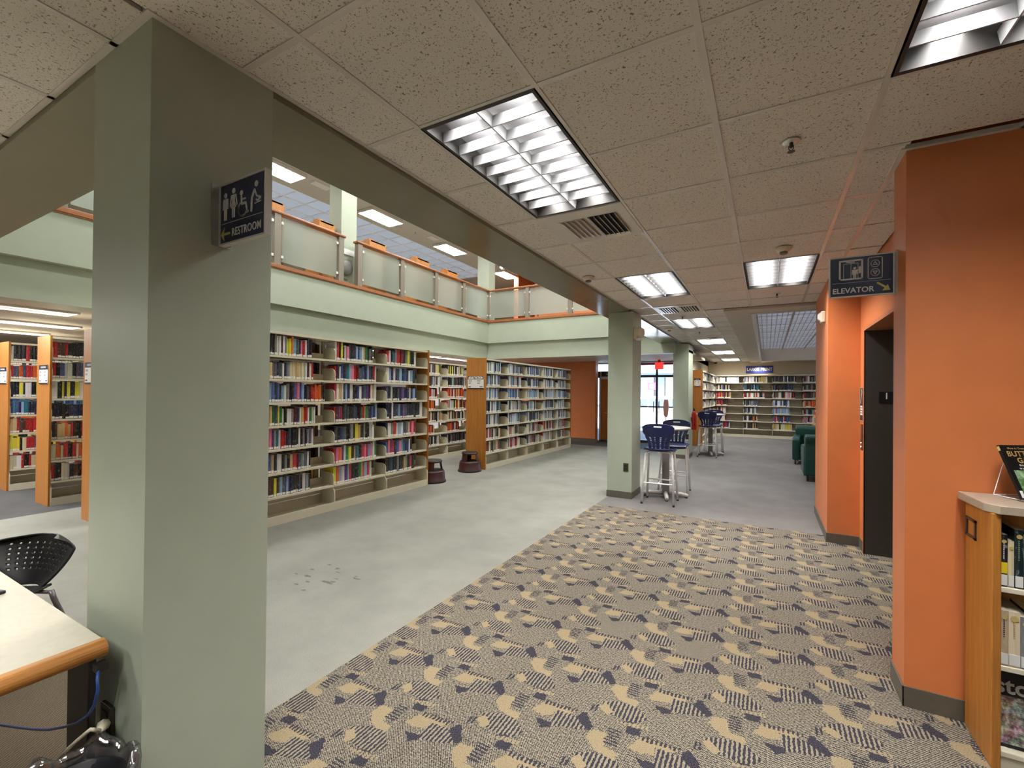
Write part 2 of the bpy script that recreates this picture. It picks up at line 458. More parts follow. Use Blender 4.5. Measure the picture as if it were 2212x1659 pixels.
# ------------------------------------------------------------------ columns and beams
NX0, NX1, NY0, NY1 = -2.225, -1.776, .69, 1.105
struct('column', B().box(NX0, NX1, NY0, NY1, 0, CE + .3), m_sage)
struct('column', B().box(-2.075, -1.71, 6.5, 7.0, 0, 2.729), m_sage)
struct('column', B().box(-1.97, -1.62, 11.2, 11.9, 0, 2.729), m_sage)
SZ = 2.73
struct('soffit', B().box(-2.225, NX1 - .001, NY1, 18.6, SZ, CE + .3), m_soffit_shaded)
struct('soffit', B().box(-15.2, NX0, NY0 + .001, NY1, SZ, CE + .3), m_soffit_shaded_matt)
for nm, (x0, x1, y0, y1) in dict(a=(-2.075, -1.71, 6.5, 7.0), b=(-1.97, -1.62, 11.2, 11.9)).items():
    struct('baseboard', B().box(x0 - .007, x1 + .007, y0 - .007, y1 + .007, 0, .098), m_base, bevel=.002)

# ------------------------------------------------------------------ orange walls and lift lobby on the right
wr = struct('wall_orange_front', B().box(.6, 4.6, 2.89, 3.13, 0, CE + .3), m_orange)
struct('wall_lift', B().box(.83, 1.0, 3.13, 4.20, 0, CE + .3).box(.83, 1.0, 5.47, 5.69, 0, CE + .3).box(.83, 1.0, 4.20, 5.47, 2.19, CE + .3), m_orange)
struct('wall_pier', B().box(.555, 4.6, 5.69, 7.03, 0, CE + .3), m_orange)
d1 = setting('door_1')
struct('jamb', B().box(.825, 1.3, 5.452, 5.47, 0, 2.17).box(.825, 1.3, 4.20, 4.218, 0, 2.17), m_elev, d1)
struct('lintel', B().box(.82, 1.3, 4.20, 5.47, 2.165, 2.195), m_pinkframe, d1)
struct('jamb_edge', B().box(.82, .832, 5.452, 5.475, 0, 2.19).box(.82, .832, 4.195, 4.218, 0, 2.19), m_pinkframe, d1)
struct('door_panel', B().box(1.28, 1.31, 4.20, 4.83, 0, 2.17), m_elev, d1)
struct('door_panel', B().box(1.28, 1.31, 4.84, 5.47, 0, 2.17), m_elev, d1)
bb = B()
bb.box(.592, 4.6, 2.882, 2.89, 0, .1).box(.592, .6, 2.882, 3.13, 0, .1)
struct('baseboard_right', bb, m_base, bevel=.002)
struct('baseboard_lift', B().box(.822, .83, 5.475, 5.69, 0, .1).box(.547, .83, 5.682, 5.69, 0, .1).box(.547, .555, 5.69, 7.03, 0, .1).box(.822, .83, 3.13, 4.195, 0, .1), m_base, bevel=.002)
# orange wall beyond the far range, ground floor
struct('wall_orange_far', B().box(-9.5, -4.66, 13.35, 13.6, 0, 2.6), m_orange)
struct('baseboard_far', B().box(-9.5, -4.652, 13.342, 13.35, 0, .12), m_base, bevel=.002)

# ------------------------------------------------------------------ balcony (upper floor)
BX, BY = -7.05, 10.9
struct('wall_balcony_fascia', B().box(BX - .3, BX, 1.0, BY, 2.95, 3.545).box(BX - .3, -1.9, BY, BY + .3, 2.95, 3.545), m_sage)
struct('wall_balcony_band', B().box(BX - .32, BX - .1, 1.0, BY + .1, 2.5, 2.95).box(BX - .32, -1.9, BY + .1, BY + .32, 2.5, 2.95), m_sage)
struct('trim_1', B().box(BX - .06, BX + .03, 1.0, BY - .03, 3.54, 3.60).box(BX - .06, BX + .018, 1.0, BY - .018, 3.525, 3.545)
       .box(BX - .06, -1.9, BY - .03, BY + .06, 3.54, 3.60).box(BX - .06, -1.9, BY - .018, BY + .06, 3.525, 3.545), m_oak_h, bevel=.004)
struct('floor_upper', B().box(-15.2, BX - .06, 1.0, 19.9, 3.3, 3.5).box(BX - .06, -1.9, BY + .06, 14.4, 3.3, 3.5), m_pale)
struct('ceiling_under_balcony', B().box(-15.2, BX - .32, -4.2, 14.4, 2.53, 2.6).box(BX - .33, -1.62, BY + .32, 14.4, 2.53, 2.6).box(-15.2, -7.11, 14.4, 19.9, 2.55, 2.62), m_plaster)
struct('column', B().box(-7.62, -7.27, 5.93, 6.30, 3.5, 6.5), m_sage)
struct('column', B().box(-7.62, -7.22, 11.16, 11.5, 3.5, 6.5), m_sage)
struct('wall_orange_upper', B().box(-7.0, -1.9, 14.15, 14.25, 3.5, 6.6).box(-7.2, -7.11, 14.15, 19.9, 3.5, 6.6).box(-9.4, -9.19, 16.5, 19.9, 3.5, 6.6).box(-9.4, -7.1, 18.6, 18.8, 3.5, 6.6), m_orange)
cu = struct('ceiling_upper', B().box(-10.25, -1.9, 1.0, 14.4, 6.5, 6.6).box(-10.25, -7.1, 14.4, 19.9, 6.5, 6.6).box(-15.2, -10.25, 1.0, 4.0, 6.5, 6.6).box(-15.2, -10.25, 16.0, 19.9, 6.5, 6.6), m_plaster)
# luminous grid ceiling of the upper floor
lum = setting('ceiling_luminous')
pb = B().box(0, .575, 0, .575, 0, .012).mesh('panel', m_bluepanel)
x = -10.255
cells = []
while x > -13.8:
    yy = 4.0
    while yy < 15.9:
        cells.append((x, yy)); yy += .61
    x -= .61
for (xx, yy) in cells:
    o = bpy.data.objects.new('panel', pb); link(o, lum); o.location = (xx - .5925, yy + .0175, 6.53)
gb = B()
for i in range(7): gb.box(-10.262 - .61 * i - .012, -10.262 - .61 * i + .012, 4.0, 15.9, 6.5, 6.535)
for j in range(21): gb.box(-13.9, -10.25, 4.0 + .61 * j - .012, 4.0 + .61 * j + .012, 6.5, 6.534)
struct('grid_bar', gb, paint('bright_white_bar', (246, 246, 246), .25, .0), lum)

# ------------------------------------------------------------------ corridor ceiling: slab, T-bars, tiles
ceil_b = B()
ceil_b.box(-1.9, 4.6, -4.2, 7.03, CE + .15, CE + .25).box(-15.2, -1.9, -4.2, .75, CE + .15, CE + .25).box(-1.9, -.55, 7.03, 18.6, CE + .15, CE + .25)
ceil = struct('ceiling', ceil_b, m_dark)
CX0, CY0, P = -1.428, .98, .6097
col_x = [CX0 + P * k for k in range(-4, 6)]
row_y = [CY0 + P * k for k in range(-3, 30)]
TR = []        # troffers: (x0, y0) lower-left corner, 1 wide, 2 long
for k in (0, 5, 10, 15, 20, 25): TR.append((CX0, CY0 + P * (1 + k)))
TR += [(CX0 + 2 * P, CY0 + 6 * P), (CX0 + 3 * P, CY0), (CX0, CY0 - 4 * P), (CX0 + 3 * P, CY0 - 5 * P)]
VENTS = [(CX0, CY0 + 3 * P), (CX0, CY0 + 9 * P), (CX0, CY0 + 15.5 * P)]
def blocked(xc, yc):
    for (a, b) in TR:
        if a - .01 < xc < a + P + .01 and b - .01 < yc < b + 2 * P + .01: return True
    for (a, b) in VENTS[:2]:
        if a < xc < a + P and b < yc < b + P: return True
    return False
def ceil_ok(x0, x1, y0, y1):
    xc, yc = (x0 + x1) / 2, (y0 + y1) / 2
    if xc < NX1 and yc > .69: return False
    if yc > 7.03 and xc > -.55: return False
    if yc > 2.89 and xc > .6 and not (xc < .84 and yc < 5.69): return False
    return True
tile_mesh = {}
def tile(x0, x1, y0, y1):
    k = (round(x1 - x0, 3), round(y1 - y0, 3))
    if k not in tile_mesh:
        tile_mesh[k] = B().box(0, k[0], 0, k[1], 0, .014).mesh('ceiling_tile', m_tile)
    o = bpy.data.objects.new('ceiling_tile', tile_mesh[k]); link(o, ceil); o.location = (x0, y0, CE + .004 + random.uniform(0, .0012))
xs_all = [-5.1 + .0] + []
xb = sorted(set([NX1] + col_x))
G = .0125
for i in range(len(xb) - 1):
    for j in range(len(row_y) - 1):
        x0, x1, y0, y1 = xb[i], xb[i + 1], row_y[j], row_y[j + 1]
        if y0 > 6.9 and x0 < -.7 and x1 > -.55: x1 = -.555
        # clip against beam lines
        segs = [(y0, y1)]
        if x1 <= NX1 + 1e-6:
            if y0 >= .69: continue
            segs = [(y0, min(y1, .69))]
        x1c = x1
        if y0 > 2.6 and x0 < .6 < x1 and y1 > 2.9: x1c = .6 if not (3.2 < y0 < 5.3) else .83
        for (a, b) in segs:
            if x0 > .55 and x0 < .6 and a > 2.8: continue
            yb = b
            if x0 >= .40 and a < 2.89 < b and x0 > .6: yb = 2.89
            if b > 7.03 > a and x1c > -.5: yb = 7.03
            if b > 18.6: yb = 18.6
            if not ceil_ok(x0, x1c, a, yb) or blocked((x0 + x1c) / 2, (a + yb) / 2): continue
            if a > 7.0 and x0 < -.7 and x1c > -.55: x1c = -.55
            if x1c - x0 < .05 or yb - a < .05: continue
            tile(x0 + G, x1c - G, a + G, yb - G)
tile(.60, .826, 3.14, 3.41)
# T bars, each run one bar
def bar(x0, x1, y0, y1, dz=0.0):
    b = B().box(x0, x1, y0, y1, CE + dz, CE + .02 + dz)
    struct('grid_bar', b, m_tbar, ceil)
for k in range(-1, 6):
    x = CX0 + P * k
    if x < NX1: bar(x - G, x + G, -4.2, .69)
    elif x < -.6: bar(x - G, x + G, -4.2, 18.6)
    elif x < .58: bar(x - G, x + G, -4.2, 7.03)
    else: bar(x - G, x + G, -4.2, 2.89)
for k in range(-4, -1):
    x = CX0 + P * k; bar(x - G, x + G, -4.2, .69)
bar(NX1, NX1 + .022, .69, 18.6); bar(-8, NX1 + .022, .668, .69); bar(.575, .6, 2.865, 7.03); bar(.6, 4.6, 2.865, 2.89); bar(-.56, -.535, 7.03, 18.6)
for j, y in enumerate(row_y):
    if y > 18.5: continue
    xe = 4.6 if y < 2.8 else (.6 if y < 7.0 else -.55)
    xs = -5 if y < .69 else NX1 + .02
    # break the cross bars over the troffers
    cuts = sorted([(a, a + P) for (a, b) in TR if b + .05 < y < b + 2 * P - .05])
    cur = xs
    for (a, b) in cuts:
        if a - cur > .05: bar(cur, a, y - G, y + G, .0008)
        cur = b
    if xe - cur > .05: bar(cur, xe, y - G, y + G, .0008)
# drop and coffer of the reading room
struct('ceiling_reading', B().box(-.55, -.2, 7.03, 18.6, CE - .035, CE).box(-.2, 4.6, 7.03, 7.42, CE - .035, CE).box(-.2, 4.6, 17.95, 18.6, CE - .035, CE).box(-.56, -.25, 7.03, 18.6, CE + .01, CE + .3), m_plaster)
struct('wall_coffer', B().box(-.24, -.2, 7.38, 17.99, CE + .001, CE + .6).box(-.2, 4.6, 7.38, 7.42, CE + .001, CE + .6).box(-.2, 4.6, 17.95, 17.99, CE + .001, CE + .6).box(-.24, 4.6, 7.3, 18.1, CE + .6, CE + .7), m_plaster)
struct('trim_2', B().box(-.215, -.17, 7.4, 17.97, CE - .045, CE + .01).box(-.17, 4.6, 7.4, 7.45, CE - .045, CE + .01), m_tbar, bevel=.004)
lg = setting('ceiling_louver_grid')
m_egg = paint('silver_louver', (176, 180, 192), .3, .03, metal=.35)
gx = [-.2 + .65 * i for i in range(0, 5)]
lb = B()
for x in gx: lb.box(x - .022, x + .022, 7.42, 17.95, CE + .385, CE + .42)
struct('grid_bar', lb, m_tbar, lg)
eb = B()
for i in range(4):
    x0 = gx[i]
    for q in range(1, 7): eb.box(x0 + q * .093 - .004, x0 + q * .093 + .004, 7.42, 17.95, CE + .39, CE + .415)
    yy = 7.45
    while yy < 17.95:
        eb.box(x0 + .014, x0 + .636, yy - .004, yy + .004, CE + .39, CE + .415); yy += .12
o = struct('louver_blades', eb, m_egg, lg); o['kind'] = 'stuff'
cb = B()
yy = 7.42
while yy < 17.9:
    cb.box(-.2, 4.6, yy - .012, yy + .012, CE + .384, CE + .421); yy += .439
struct('cross_bar', cb, m_tbar, lg)
struct('glow_sheet', B().box(-.2, 4.6, 7.42, 17.95, CE + .5, CE + .52), emit('louver_glow', (182, 184, 190), 1.9), lg)  # glowing sheet added to brighten the louvers and the reading room

# ------------------------------------------------------------------ troffers
def troffer(label, loc, lx=.61, ly=1.22, nx=2, ny=9, power=None, frame=m_frame_dark, group=None, blades=True, depth=.1, spread=126, strips=1):
    t = thing('ceiling_light', label, 'ceiling light', loc, 0, group)
    e = .022
    b = B().box(0, lx, 0, e, 0, depth).box(0, lx, ly - e, ly, 0, depth).box(0, e, e, ly - e, 0, depth).box(lx - e, lx, e, ly - e, 0, depth)
    b.build('frame', frame, t)
    B().box(0, lx, 0, ly, depth, depth + .01).build('housing', m_louver, t)
    if blades:
        for i in range(1, nx):
            x = e + (lx - 2 * e) * i / nx
            B().prism([(x - .003, .004), (x + .003, .004), (x + .012, .052), (x - .012, .052)], e, ly - e, 'y').build('louver_blade', m_louver, t)
        me = B().prism([(-.003, .004), (.003, .004), (.011, .05), (-.011, .05)], e, lx - e, 'x').mesh('louver_blade', m_louver)
        for j in range(1, ny):
            o = bpy.data.objects.new('louver_blade', me); link(o, t); o.location = (0, e + (ly - 2 * e) * j / ny, 0)
    for q in range(strips):
        wd = (lx - 2 * e - .02) if strips == 1 else .09
        ld = bpy.data.lights.new('lamp', 'AREA'); ld.shape = 'RECTANGLE'; ld.size = wd; ld.size_y = ly - 2 * e - .02
        ld.energy = (LAMP if power is None else power) / strips; ld.color = (1, .985, .955); ld.spread = math.radians(spread)
        lo = bpy.data.objects.new('lamp', ld); link(lo, t); lo.location = (e + (lx - 2 * e) * (q + .5) / strips, ly / 2, depth - .004)
    return t
pos_words = ['nearest ceiling light over the patterned carpet, in front of the two-part air vent', 'second ceiling light down the left row, level with the far one on the right',
             'third ceiling light down the left row, past the striped vent', 'fourth ceiling light down the left row toward the book wall',
             'fifth ceiling light down the left row, second from the book wall', 'last ceiling light of the left row, just before the book wall',
             'bright ceiling light above the elevator sign, with white louvers', 'ceiling light cut off at the corner above the orange wall',
             'ceiling light out of the frame behind the camera over patterned carpet', 'ceiling light out of the frame above the low bookcase']
for i, ((a, b), lab) in enumerate(zip(TR, pos_words)):
    troffer(lab, (a + .005, b + .005, CE), .60, 1.21, spread=126 if i < 3 or i > 5 else 155, strips=2, power=LAMP * (1.35 if i in (4, 5) else 1))
for i, yy in enumerate((-.9, 2.3, 5.40, 8.56, 11.74, 15.5)):
    troffer(['upper-floor ceiling light hidden behind the near green column', 'upper-floor ceiling light behind the column with the restroom sign', 'upper-floor ceiling light cut by the column beside the restroom sign',
             'upper-floor ceiling light between the two balcony columns, nearer one', 'upper-floor ceiling light between the two balcony columns, farther one',
             'upper-floor ceiling light past the far balcony column by the orange wall'][i], (-9.87, yy, 6.42), .59, 1.20, 2, 7, LAMP * 3.6, m_tbar, depth=.068, spread=170)
for i, (xx, yy) in enumerate([(-6.4, 2.6), (-6.4, 5.9), (-6.4, 9.0), (-3.6, 2.6), (-3.6, 5.9), (-3.6, 9.0)]):
    troffer(['void ceiling light above the shelves, %s' % q for q in ('near row outer', 'middle row outer', 'far row outer', 'near row inner', 'middle row inner', 'far row inner')][i], (xx, yy, 6.42), .60, 1.21, 2, 3, LAMP * 2.0, m_tbar, blades=False, depth=.068, spread=180)
troffer('unseen upper-floor ceiling light added to brighten the orange wall behind the far railing', (-4.4, 11.5, 6.42), .59, 1.20, 2, 7, LAMP * 3.6, m_tbar, depth=.068, spread=170)  # out-of-view fixture added only to light the orange wall behind the glass
k = 0
rowx = (-8.36, -10.12, -11.9)
for i, xx in enumerate(rowx):
    for (ya, yb) in [((-2.4, -.06), (0, 2.35), (7.6, 9.95), (10.1, 12.45)), ((-2.4, -.06), (.1, 2.9), (8.0, 10.3), (10.5, 12.8)), ((-2.4, -.06), (.2, 3.0), (8.0, 10.3), (10.5, 12.8))][i]:
        troffer('long ceiling light under the balcony, %s row from the railing, %s stretch' % (('first', 'second', 'third')[i], 'nearest' if ya < -1 else 'near' if ya < 2 else 'far' if yb < 11 else 'farthest'),
                (xx, ya, 2.505), .42, yb - ya, 1, 8, LAMP * (yb - ya) / 1.9, m_tbar, depth=.022, blades=False, spread=180)
for nm, loc in (('desk area ceiling light behind the low wooden desk edge', (-3.25, -1.46, CE)), ('desk area ceiling light farther left', (-5.69, -1.46, CE)), ('desk area ceiling light farthest left', (-7.5, -1.46, CE))):
    troffer(nm, loc, .60, 1.21, power=LAMP * 2.6)

# ------------------------------------------------------------------ balcony railing
m_post = m_steelpost
rail = thing('balcony_railing', 'oak topped balcony railing with frosted glass panels along the upper floor, near stretch', 'railing', (BX, 0, 3.6))
rail2 = thing('balcony_railing', 'oak topped balcony railing with frosted glass panels, longer stretch turning the corner', 'railing', (BX, 0, 3.6))
postm = B().box(-.05, .05, -.055, .055, 0, .83).mesh('post', m_post)
clipm = B().box(-.012, .02, -.02, .02, -.022, .022).mesh('glass_clip', m_chrome)
def post(par, y):
    o = bpy.data.objects.new('post', postm); link(o, par); o.location = (-.02, y, 0)
def gpanel(par, y0, y1):
    B().box(-.012, .0, y0, y1, .06, .80).build('glass_panel', m_frost, par)
    for y in (y0 + .0, y1 - .0):
        for z in (.14, .70):
            o = bpy.data.objects.new('glass_clip', clipm); link(o, par); o.location = (.0, y, z)
ys = [.5, 1.9, 3.15, 4.48, 5.74]
for y in ys: post(rail, y)
for a, b in zip(ys, ys[1:]): gpanel(rail, a + .085, b - .085)
B().box(-.09, .05, .3, 5.83, .835, .878).build('handrail', m_oak_h, rail, bevel=.012)
ys = [6.185, 7.37, 8.53, 9.67]
for y in ys: post(rail2, y)
for a, b in zip(ys, ys[1:]): gpanel(rail2, a + .085, b - .085)
gpanel(rail2, 9.67 + .085, 10.83)
B().box(-.09, .05, 6.10, 10.95, .835, .878).build('handrail', m_oak_h, rail2, bevel=.012)
cpost = B().box(-.05, .02, BY - .05, BY + .02, 0, .83).build('post', m_post, rail2)
xsr = [1.27, 2.54, 3.81]
for x in xsr: B().box(x - .055, x + .055, BY - .03, BY + .07, 0, .83).build('post', m_post, rail2)
px = [.06] + xsr + [5.1]
for i in range(len(px) - 1):
    a, b = px[i] + (.07 if i else .0), px[i + 1] - .07
    B().box(a, b, BY, BY + .012, .06, .80).build('glass_panel', m_frost, rail2)
    for x in (a, b):
        for z in (.14, .70):
            B().box(x - .02, x + .02, BY - .02, BY + .012, z - .022, z + .022).build('glass_clip', m_chrome, rail2)
B().box(.05, 5.1, BY - .05, BY + .09, .835, .878).build('handrail', m_oak_h, rail2, bevel=.012)
# low oak shelving ends on the upper floor, just behind the railing
for i, (ya, yb, zt) in enumerate([(4.40, 4.80, 4.76), (5.50, 5.84, 4.74), (6.72, 7.18, 4.74), (8.18, 8.64, 4.75), (9.36, 9.8, 4.74)]):
    lb_ = ['first', 'second', 'third', 'fourth', 'fifth'][i]
    t = thing('low_bookcase', 'low oak bookcase end rising above the balcony railing, %s from the near column' % lb_, 'bookcase', (-7.75, ya, 3.5), 0, 'low bookcases behind the balcony railing')
    L = yb - ya
    B().box(0, .4, 0, .03, 0, zt - 3.5).box(0, .4, L - .03, L, 0, zt - 3.5).build('side_panel', m_oak, t)
    B().box(.37, .4, .03, L - .03, 0, zt - 3.5).build('end_panel', m_oak, t)
    B().box(0, .4, .03, L - .03, zt - 3.53, zt - 3.5).build('top', m_oak, t)
    B().box(.1, .25, L * .25, L * .62, zt - 3.5, zt - 3.42).build('label_holder', m_oak, t)
# loudspeaker and plate on the balcony column
t = thing('loudspeaker', 'round grey loudspeaker on the balcony column between the two railing stretches', 'speaker', (-7.27, 6.02, 3.95))
B().lathe([(.02, 0), (.15, 0), (.15, .05), (.12, .09), (.02, .095)], n=24).build('grille', paint('speaker_grey', (120, 118, 114), .6, .05), t).rotation_euler = (0, PI / 2, 0)
B().box(-.0, .04, -.06, .06, -.22, -.19).build('bracket', m_alu, t)
t = thing('wall_plate', 'white plate on the balcony column above the round loudspeaker', 'plate', (-7.268, 6.1, 4.27))
B().box(0, .02, -.13, .13, -.055, .055).build('cover', m_signwhite, t, bevel=.004)
# upper ceiling vents and small spot light
def vent(label, loc, dx, dy, dark, slats=5, along='y', frame=m_tbar, z=0):
    t = thing('ceiling_vent', label, 'air vent', loc)
    B().box(0, dx, 0, dy, -.004, .0).build('plate', frame, t)
    if slats: B().box(.03, dx - .03, .03, dy - .03, -.0045, -.0041).build('duct_shade', dark, t)  # thin dark sheet standing in for the shade inside the duct
    for i in range(slats):
        if along == 'y':
            x = .03 + (dx - .06) * (i + .5) / slats
            B().prism([(x - .006, -.02), (x + .02, -.004), (x + .024, -.004), (x - .002, -.02)], .03, dy - .03, 'y').build('slat', frame, t)
        else:
            y = .03 + (dy - .06) * (i + .5) / slats
            B().prism([(y - .006, -.02), (y + .02, -.004), (y + .024, -.004), (y - .002, -.02)], .03, dx - .03, 'x').build('slat', frame, t)
    return t
vent('dark slotted air vent in the upper-floor ceiling past the light by the column', (-9.6, 6.85, 6.495), .25, .5, m_dark)
vent('dark slotted air vent in the upper-floor ceiling between two lights', (-9.6, 11.05, 6.495), .25, .45, m_dark)
t = thing('spot_lamp', 'small bright wall lamp tilted beside the far balcony column', 'lamp', (-7.30, 12.0, 5.40))
B().box(-.06, .06, -.05, .05, 0, .3).build('housing', m_tbar, t).rotation_euler = (0, math.radians(35), 0)
B().box(-.05, .05, -.06, -.05, .02, .28).build('lens', emit('lamp_lens', (255, 250, 240), 12), t).rotation_euler = (0, math.radians(35), 0)
B().tube([(.08, 0, .15), (.08, 0, 1.1)], .012).build('stem', m_tbar, t)

# ------------------------------------------------------------------ steel library shelving
PAL = dict(k=(24, 24, 28), n=(30, 36, 66), b=(58, 84, 140), l=(132, 164, 200), w=(214, 214, 212), c=(216, 202, 168), t=(190, 160, 112), g=(128, 128, 130), r=(176, 36, 44), m=(96, 28, 40),
           o=(210, 96, 40), y=(220, 206, 60), G=(40, 110, 66), p=(220, 120, 150), P=(92, 60, 122), T=(34, 104, 122), B=(78, 54, 42), s=(72, 80, 96))
NAMES = dict(k='black', n='navy', b='blue', l='pale blue', w='white', c='cream', t='tan', g='grey', r='red', m='maroon', o='orange', y='yellow', G='green', p='pink', P='purple', T='teal', B='brown', s='slate')
def lin(c): return srgb(*c)[:3]
def jitter(ch):
    c = PAL[ch]; j = random.uniform(-16, 16)
    return lin([min(250, max(8, v + j + random.uniform(-7, 7))) for v in c])
class Books:
    def __init__(s): s.v = []; s.f = []; s.c = []
    def add(s, M, u, w_, h, dep, y0, z, col, label=True, lean=0, flip=False):
        """M maps local (u, depth, z) to output coordinates"""
        o = len(s.v)
        e = .003 if w_ > .016 else .001
        P = [(0, e, 0), (w_ / 2, 0, 0), (w_, e, 0), (w_, dep, 0), (0, dep, 0)]
        for top in (0, 1):
            for (a, b, _) in P: s.v.append(M(u + a + lean * top * h, y0 + b, z + top * h))
        fs = [(0, 1, 6, 5), (1, 2, 7, 6), (2, 3, 8, 7), (3, 4, 9, 8), (4, 0, 5, 9)]
        for f in fs: s.f.append([o + i for i in f]); s.c.append((*col, 1))
        s.f.append([o + i for i in (5, 6, 7, 8, 9)]); s.c.append((.55, .5, .4, 0))
        if label:
            q = len(s.v); d = .0008; z0, z1 = z + .006, z + .006 + random.choice((.022, .026, .03))
            k = lean
            for (a, b, zz) in ((.001, e - d, z0), (w_ / 2, -d, z0), (w_ - .001, e - d, z0), (w_ - .001, e - d, z1), (w_ / 2, -d, z1), (.001, e - d, z1)):
                s.v.append(M(u + a + k * (zz - z), y0 + b, zz))
            s.f.append([q, q + 1, q + 4, q + 5]); s.c.append((.8, .79, .75, 0)); s.f.append([q + 1, q + 2, q + 3, q + 4]); s.c.append((.8, .79, .75, 0))
    def mesh(s, name):
        me = bpy.data.meshes.new(name); me.from_pydata(s.v, [], s.f)
        me.materials.append(m_book)
        at = me.color_attributes.new('Col', 'FLOAT_COLOR', 'CORNER')
        flat = []
        for f, c in zip(s.f, s.c): flat += list(c) * len(f)
        at.data.foreach_set('color', flat)
        me.update(); return me
REST = Books()
n_single = 0

SHELF_MESH = {}
def shelving(label, loc, rz, nb, bw, dep=.5, zs=None, top=2.2, left_panel=True, right_panel=True, bays=None, deep=.24):
    t = thing('library_shelving', label, 'shelving', loc, rz)
    zs = zs or [.315 + .269 * i for i in range(7)]
    key = (round(bw, 3), round(dep, 3))
    if key not in SHELF_MESH:
        b = B().box(.006, bw - .006, 0, .012, -.024, 0).box(.006, bw - .006, .012, dep - .01, -.012, 0)
        yb = min(deep, dep) - .006
        b.box(.006, bw - .006, yb - .006, yb, .0, .085)
        SHELF_MESH[key] = b.mesh('shelf', m_metal_shelf)
        pts = [(.004, -.02), (yb, -.02), (yb, .16), (.075, .16)] + [(.075 - .071 * math.sin(a), .16 - .071 + .071 * math.cos(a)) for a in [PI / 2 * q / 6 for q in range(1, 7)]]
        SHELF_MESH[key, 'br'] = B().prism(pts, -.005, .005, 'x').mesh('shelf_bracket', m_metal_shelf)
        pts = [(-.02, 0), (yb, 0), (yb, .30), (.08, .30)] + [(.08 - .1 * math.sin(a), .20 + .1 * math.cos(a)) for a in [PI / 2 * q / 6 for q in range(1, 7)]]
        SHELF_MESH[key, 'bb'] = B().prism(pts, -.006, .006, 'x').mesh('base_bracket', m_metal_shelf)
        SHELF_MESH[key, 'kick'] = B().box(.006, bw - .006, -.02, -.005, 0, .1).box(.006, bw - .006, -.005, dep - .01, .06, .07).mesh('kick_plate', m_metal_shelf)
        SHELF_MESH[key, 'back'] = B().box(.02, bw - .02, yb - .012, yb, .07, .185).box(.02, bw - .02, yb - .012, yb, .195, .315).mesh('base_back', m_metal_shelf_in)
        SHELF_MESH[key, 'top'] = B().box(0, bw, 0, dep, top - .028, top).mesh('canopy_top', m_metal_shelf)
        SHELF_MESH[key, 'up'] = B().box(-.016, .016, yb, yb + .03, 0, top - .03).mesh('upright', m_metal_shelf_in)
    def put(name, k, u, z=0):
        o = bpy.data.objects.new(name, SHELF_MESH[k] if k == key else SHELF_MESH[key, k]); link(o, t); o.location = (u, 0, z); return o
    for i in range(nb + 1):
        put('upright', 'up', i * bw)
        ub = i * bw + (.004 if i == 0 else -.004 if i == nb else 0)
        put('base_bracket', 'bb', ub)
        for z in zs: put('shelf_bracket', 'br', ub, z)
    for i in range(nb):
        put('kick_plate', 'kick', i * bw); put('base_back', 'back', i * bw); put('canopy_top', 'top', i * bw)
        for z in zs: put('shelf', key, i * bw, z)
    if dep < .45:
        bp = B()
        B().box(0, nb * bw, dep - .006, dep, .07, top - .03).build('back_panel', m_metal_shelf_in, t)
    pd = dep + .01 if dep < .45 else .455
    if left_panel: B().box(-.024, -.001, -.012, pd, 0, top + .012).build('end_panel', m_oak, t)
    if right_panel: B().box(nb * bw + .001, nb * bw + .024, -.012, pd, 0, top + .012).build('end_panel', m_oak, t)
    return t, zs

def mapper(loc, rz):
    c, s_ = math.cos(rz), math.sin(rz)
    return lambda u, d, z: (loc[0] + c * u - s_ * d, loc[1] + s_ * u + c * d, loc[2] + z)

def fill_shelf(loc, rz, u0, bw, z, cols=None, pal='knswrg', fill=.7, dens=.031, hmin=.19, hmax=.235, singles=None, y0=.02, group=None, bay=None, lvl=None):
    """one row of books from the left of a bay; cols fixes their colours in order; singles: make each book an object"""
    global n_single
    Mx = mapper(loc, rz)
    u = u0 + .012; end = u0 + bw * fill
    if cols:
        ws = [random.uniform(.75, 1.35) for _ in cols]; tot = sum(ws); ws = [x / tot * (end - u) for x in ws]
    else:
        cols = ''; ws = []
        tot = u
        while tot < end:
            x = random.uniform(.6, 1.45) * dens; ws.append(x); tot += x; cols += random.choice(pal)
    base = random.uniform(hmin, hmax)
    for i, (ch, wd) in enumerate(zip(cols, ws)):
        if u + wd > u0 + bw - .012: break
        if random.random() < .22: base = random.uniform(hmin, hmax)
        h = min(.238, base + random.uniform(-.012, .012)); dp = random.uniform(.15, .19); col = jitter(ch)
        yy = y0 + random.uniform(0, .012)
        if singles:
            bk = Books(); bk.add(lambda a, b, c: (a, b, c), 0, wd - .0012, h, dp, 0, 0, col)
            o = bpy.data.objects.new('book', bk.mesh('book')); COL.objects.link(o)
            o.location = Mx(u, yy, z + .0005); o.rotation_euler = (0, 0, rz)
            n = i + 1; suf = 'st' if n % 10 == 1 and n != 11 else 'nd' if n % 10 == 2 and n != 12 else 'rd' if n % 10 == 3 and n != 13 else 'th'
            tag(o, '%s book, %d%s from left, %s shelf of %s' % (NAMES[ch], n, suf, lvl, bay), 'book', group); n_single += 1
        else:
            REST.add(Mx, u, wd - .0012, h, dp, yy, z + .0005, col, label=random.random() < .9)
        u += wd

ORD = ['top', 'second', 'third', 'fourth', 'fifth', 'sixth', 'bottom']
R90 = PI / 2
XF = -4.86
